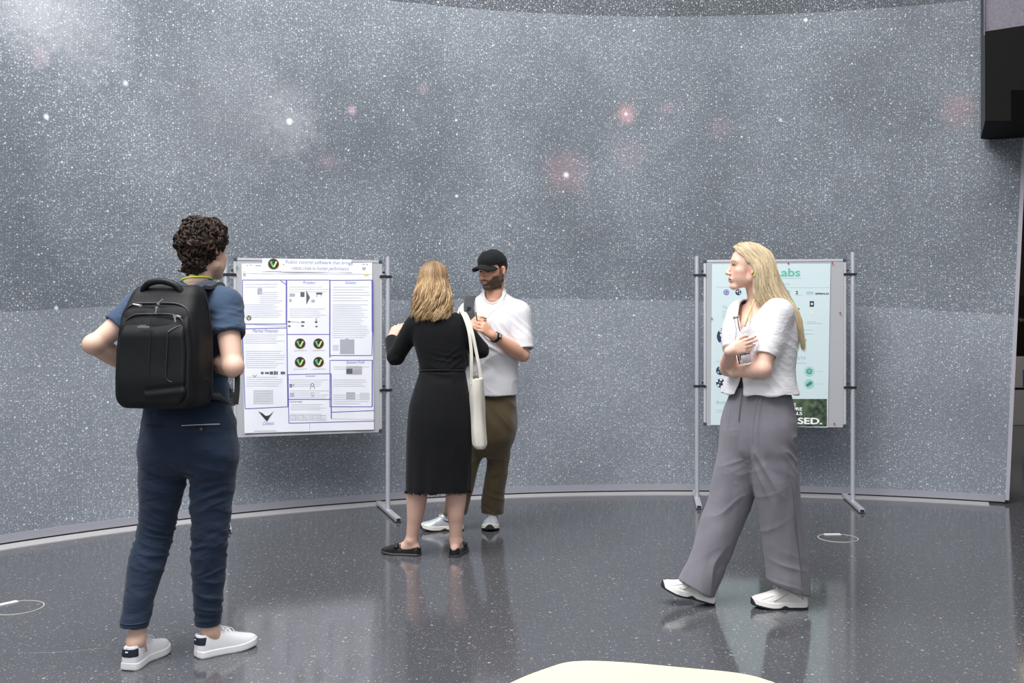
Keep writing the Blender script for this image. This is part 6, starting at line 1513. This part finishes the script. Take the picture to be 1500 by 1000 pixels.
    tube_obj('fly_seam', [P(1113, 568, Y)+tf*.118, P(1113, 590, Y)+tf*.137-np.array([0, 0, 0]), P(1112, 615, Y)+tf*.144], .002, M_SEAM, tr_, n=20, sides=5)
    # chunky trainers
    MU = mat_plain('off-white leather shoe', rgb(232, 228, 222), .5, noise=.05, scale=30, bump=.15, bscale=200); MS = mat_plain('white foam', rgb(236, 235, 232), .6); MO = mat_plain('black outsole', (.02, .021, .024, 1), .6); MG = mat_plain('pale grey overlay', rgb(204, 204, 205), .5)
    for (heel, yaw), pit, mir in ((HN, 0, -1), (HF, .25, 1)):
        ob, T, de, hw, tp_, cx_, R = shoe(root, heel, yaw, pit, .272, .104, 'runner', (MU, MS, MO, MS), mir)
        for e in (-1, 1):
            for k, (y0, y1, z0, z1) in enumerate(((.03, .10, .050, .085), (.10, .175, .075, .044), (.175, .235, .066, .044))):
                pts = []
                for u in np.linspace(0, 1, 8):
                    y = y0+(y1-y0)*u; z = z0+(z1-z0)*u; h_ = np.interp(y, de, hw)*.97; ztop = np.interp(y, de, tp_); b0 = .0187; kk = max(.05, 1-max(0, (z-b0)/(ztop-b0))**2.4)**(1/2.6); pts.append((np.interp(y, de, cx_)+e*(h_*kk+.0022), y, z))
                tube_obj('overlay', list(T(np.array(pts))),   .0024, MG, ob, n=16, sides=6)
    # lanyard ribbon inside the neckline, wrist band
    M_LY = mat_plain('olive gold ribbon', rgb(196, 182, 130), .7)
    tube_obj('lanyard', [P(1106, 436, 4.91), P(1102, 446, 4.875), P(1096, 462, 4.835), P(1091, 478, 4.82), P(1094.5, 468, 4.835), P(1098, 452, 4.90), P(1101, 440, 4.95)], .004, M_LY, root, n=50, sides=6, flat=.5)
    ax = nrm(Lwr-Lel); w0 = Lwr-ax*.012; q = Shape(); q.u(fcyl(w0-ax*.006, w0+ax*.006, .0290)); q.s(fcyl(w0-ax*.02, w0+ax*.02, .0245)); sdf_obj('hair_tie', q, mat_plain('beige hair tie', rgb(206, 190, 160), .6), root, .002)
    # glass bottle held in her right hand -------------------------------------------
    kn = Rwr+nrm([.80, -.12, .42])*.075; pc = kn+np.array([.012, .046, -.012]); axb = nrm(P(1078.5, 464, 4.79)-P(1092, 534, 4.79)); 
    xb = nrm(np.cross(axb, [0, 1, 0])); Rb = np.column_stack([xb, np.cross(axb, xb), axb]); c0 = P(1092, 534, 4.80)
    bt = thing('glass_bottle', tuple(c0), 'small clear glass bottle with white label held by blonde woman', 'bottle')
    m, nt, bs = new_mat('clear glass'); bs.inputs['Transmission Weight'].default_value = 1.0; bs.inputs['Roughness'].default_value = .02; bs.inputs['IOR'].default_value = 1.2; bs.inputs['Base Color'].default_value = (.97, .98, .98, 1)
    prof = [(0, .003), (.024, .0), (.0295, .006), (.030, .03), (.030, .105), (.027, .125), (.019, .145), (.0135, .165), (.0125, .215), (.0145, .218), (.0145, .228), (.0118, .230), (.0100, .228), (.0100, .166), (.0165, .143), (.0245, .122), (.0275, .104), (.0275, .010), (0, .008)]
    q = MB(); q.lathe(prof, c0, Rb, 32); q.build('bottle_body', m, bt, smooth=True)
    q = MB(); q.lathe([(.0305, .012), (.0307, .012), (.0307, .048), (.0305, .048)], c0, Rb, 40); V = np.array(q.V); keep = [f for f in q.F if np.mean([(V[i]-c0)@xb for i in f]) < .016]
    obj('label', V, keep, mat_plain('white paper label', rgb(236, 236, 240), .6), bt)
    q = MB(); q.lathe([(0, .2335), (.015, .2335), (.0158, .231), (.0158, .221), (.0155, .221)], c0, Rb, 28); q.build('bottle_cap', mat_plain('pale metal cap', rgb(196, 186, 180), .35, metal=.5), bt, smooth=True)
person_blonde_woman()
# =================================================================== LIGHT AND CAMERA
w = bpy.data.worlds.new('hall light'); SC.world = w; w.use_nodes = True; nt = w.node_tree; bg = nt.nodes['Background']
tc = N(nt, 'ShaderNodeTexCoord'); sp = N(nt, 'ShaderNodeSeparateXYZ'); nt.links.new(tc.outputs['Generated'], sp.inputs[0])
cr = N(nt, 'ShaderNodeValToRGB'); cr.color_ramp.elements[0].position = .45; cr.color_ramp.elements[0].color = (.30, .31, .34, 1); cr.color_ramp.elements[1].position = .85; cr.color_ramp.elements[1].color = (.95, .97, 1.0, 1)
mr = N(nt, 'ShaderNodeMapRange'); mr.inputs[1].default_value = -1; mr.inputs[2].default_value = 1; nt.links.new(sp.outputs[2], mr.inputs[0]); nt.links.new(mr.outputs[0], cr.inputs[0])
nt.links.new(cr.outputs[0], bg.inputs['Color']); bg.inputs['Strength'].default_value = .56
def area(name, loc, target, sx, sy, power, c=(1, 1, 1)):
    l = bpy.data.lights.new(name, 'AREA'); l.shape = 'RECTANGLE'; l.size = sx; l.size_y = sy; l.energy = power; l.color = c
    o = bpy.data.objects.new(name, l); COL.objects.link(o); o.location = loc
    o.rotation_euler = (Vector(target)-Vector(loc)).to_track_quat('-Z', 'Y').to_euler(); return o
area('skylight', (-1.2, 3.5, 7.5), (-.4, 5.4, 0), 7, 4, 800, (1, .985, .97))
area('upper_left_fill', (-3.0, 1.5, 6.5), (-3.0, 6.4, 3.4), 3, 3, 270, (.98, .98, 1))  # added area light that brightens the upper left of the wall
area('rear_fill', (-3.0, -4.5, 3.6), (-.5, 6, 1.2), 7, 3, 170, (.97, .98, 1))  # added fill light behind the camera, lifts the shadows
area('back_room_lamp', (6.6, 12.2, 2.9), (6.6, 12.6, 0), .8, .8, 22, (1, .82, .6))
cam = bpy.data.cameras.new('camera'); co = bpy.data.objects.new('camera', cam); COL.objects.link(co); SC.camera = co
co.location = (0, 0, CAM_H); co.rotation_euler = (PI/2, 0, 0); cam.sensor_width = 36; cam.lens = 36; cam.shift_y = -35/1500; cam.clip_start = .05
SC.view_settings.view_transform = 'Standard'; SC.view_settings.look = 'None'; SC.view_settings.exposure = 0
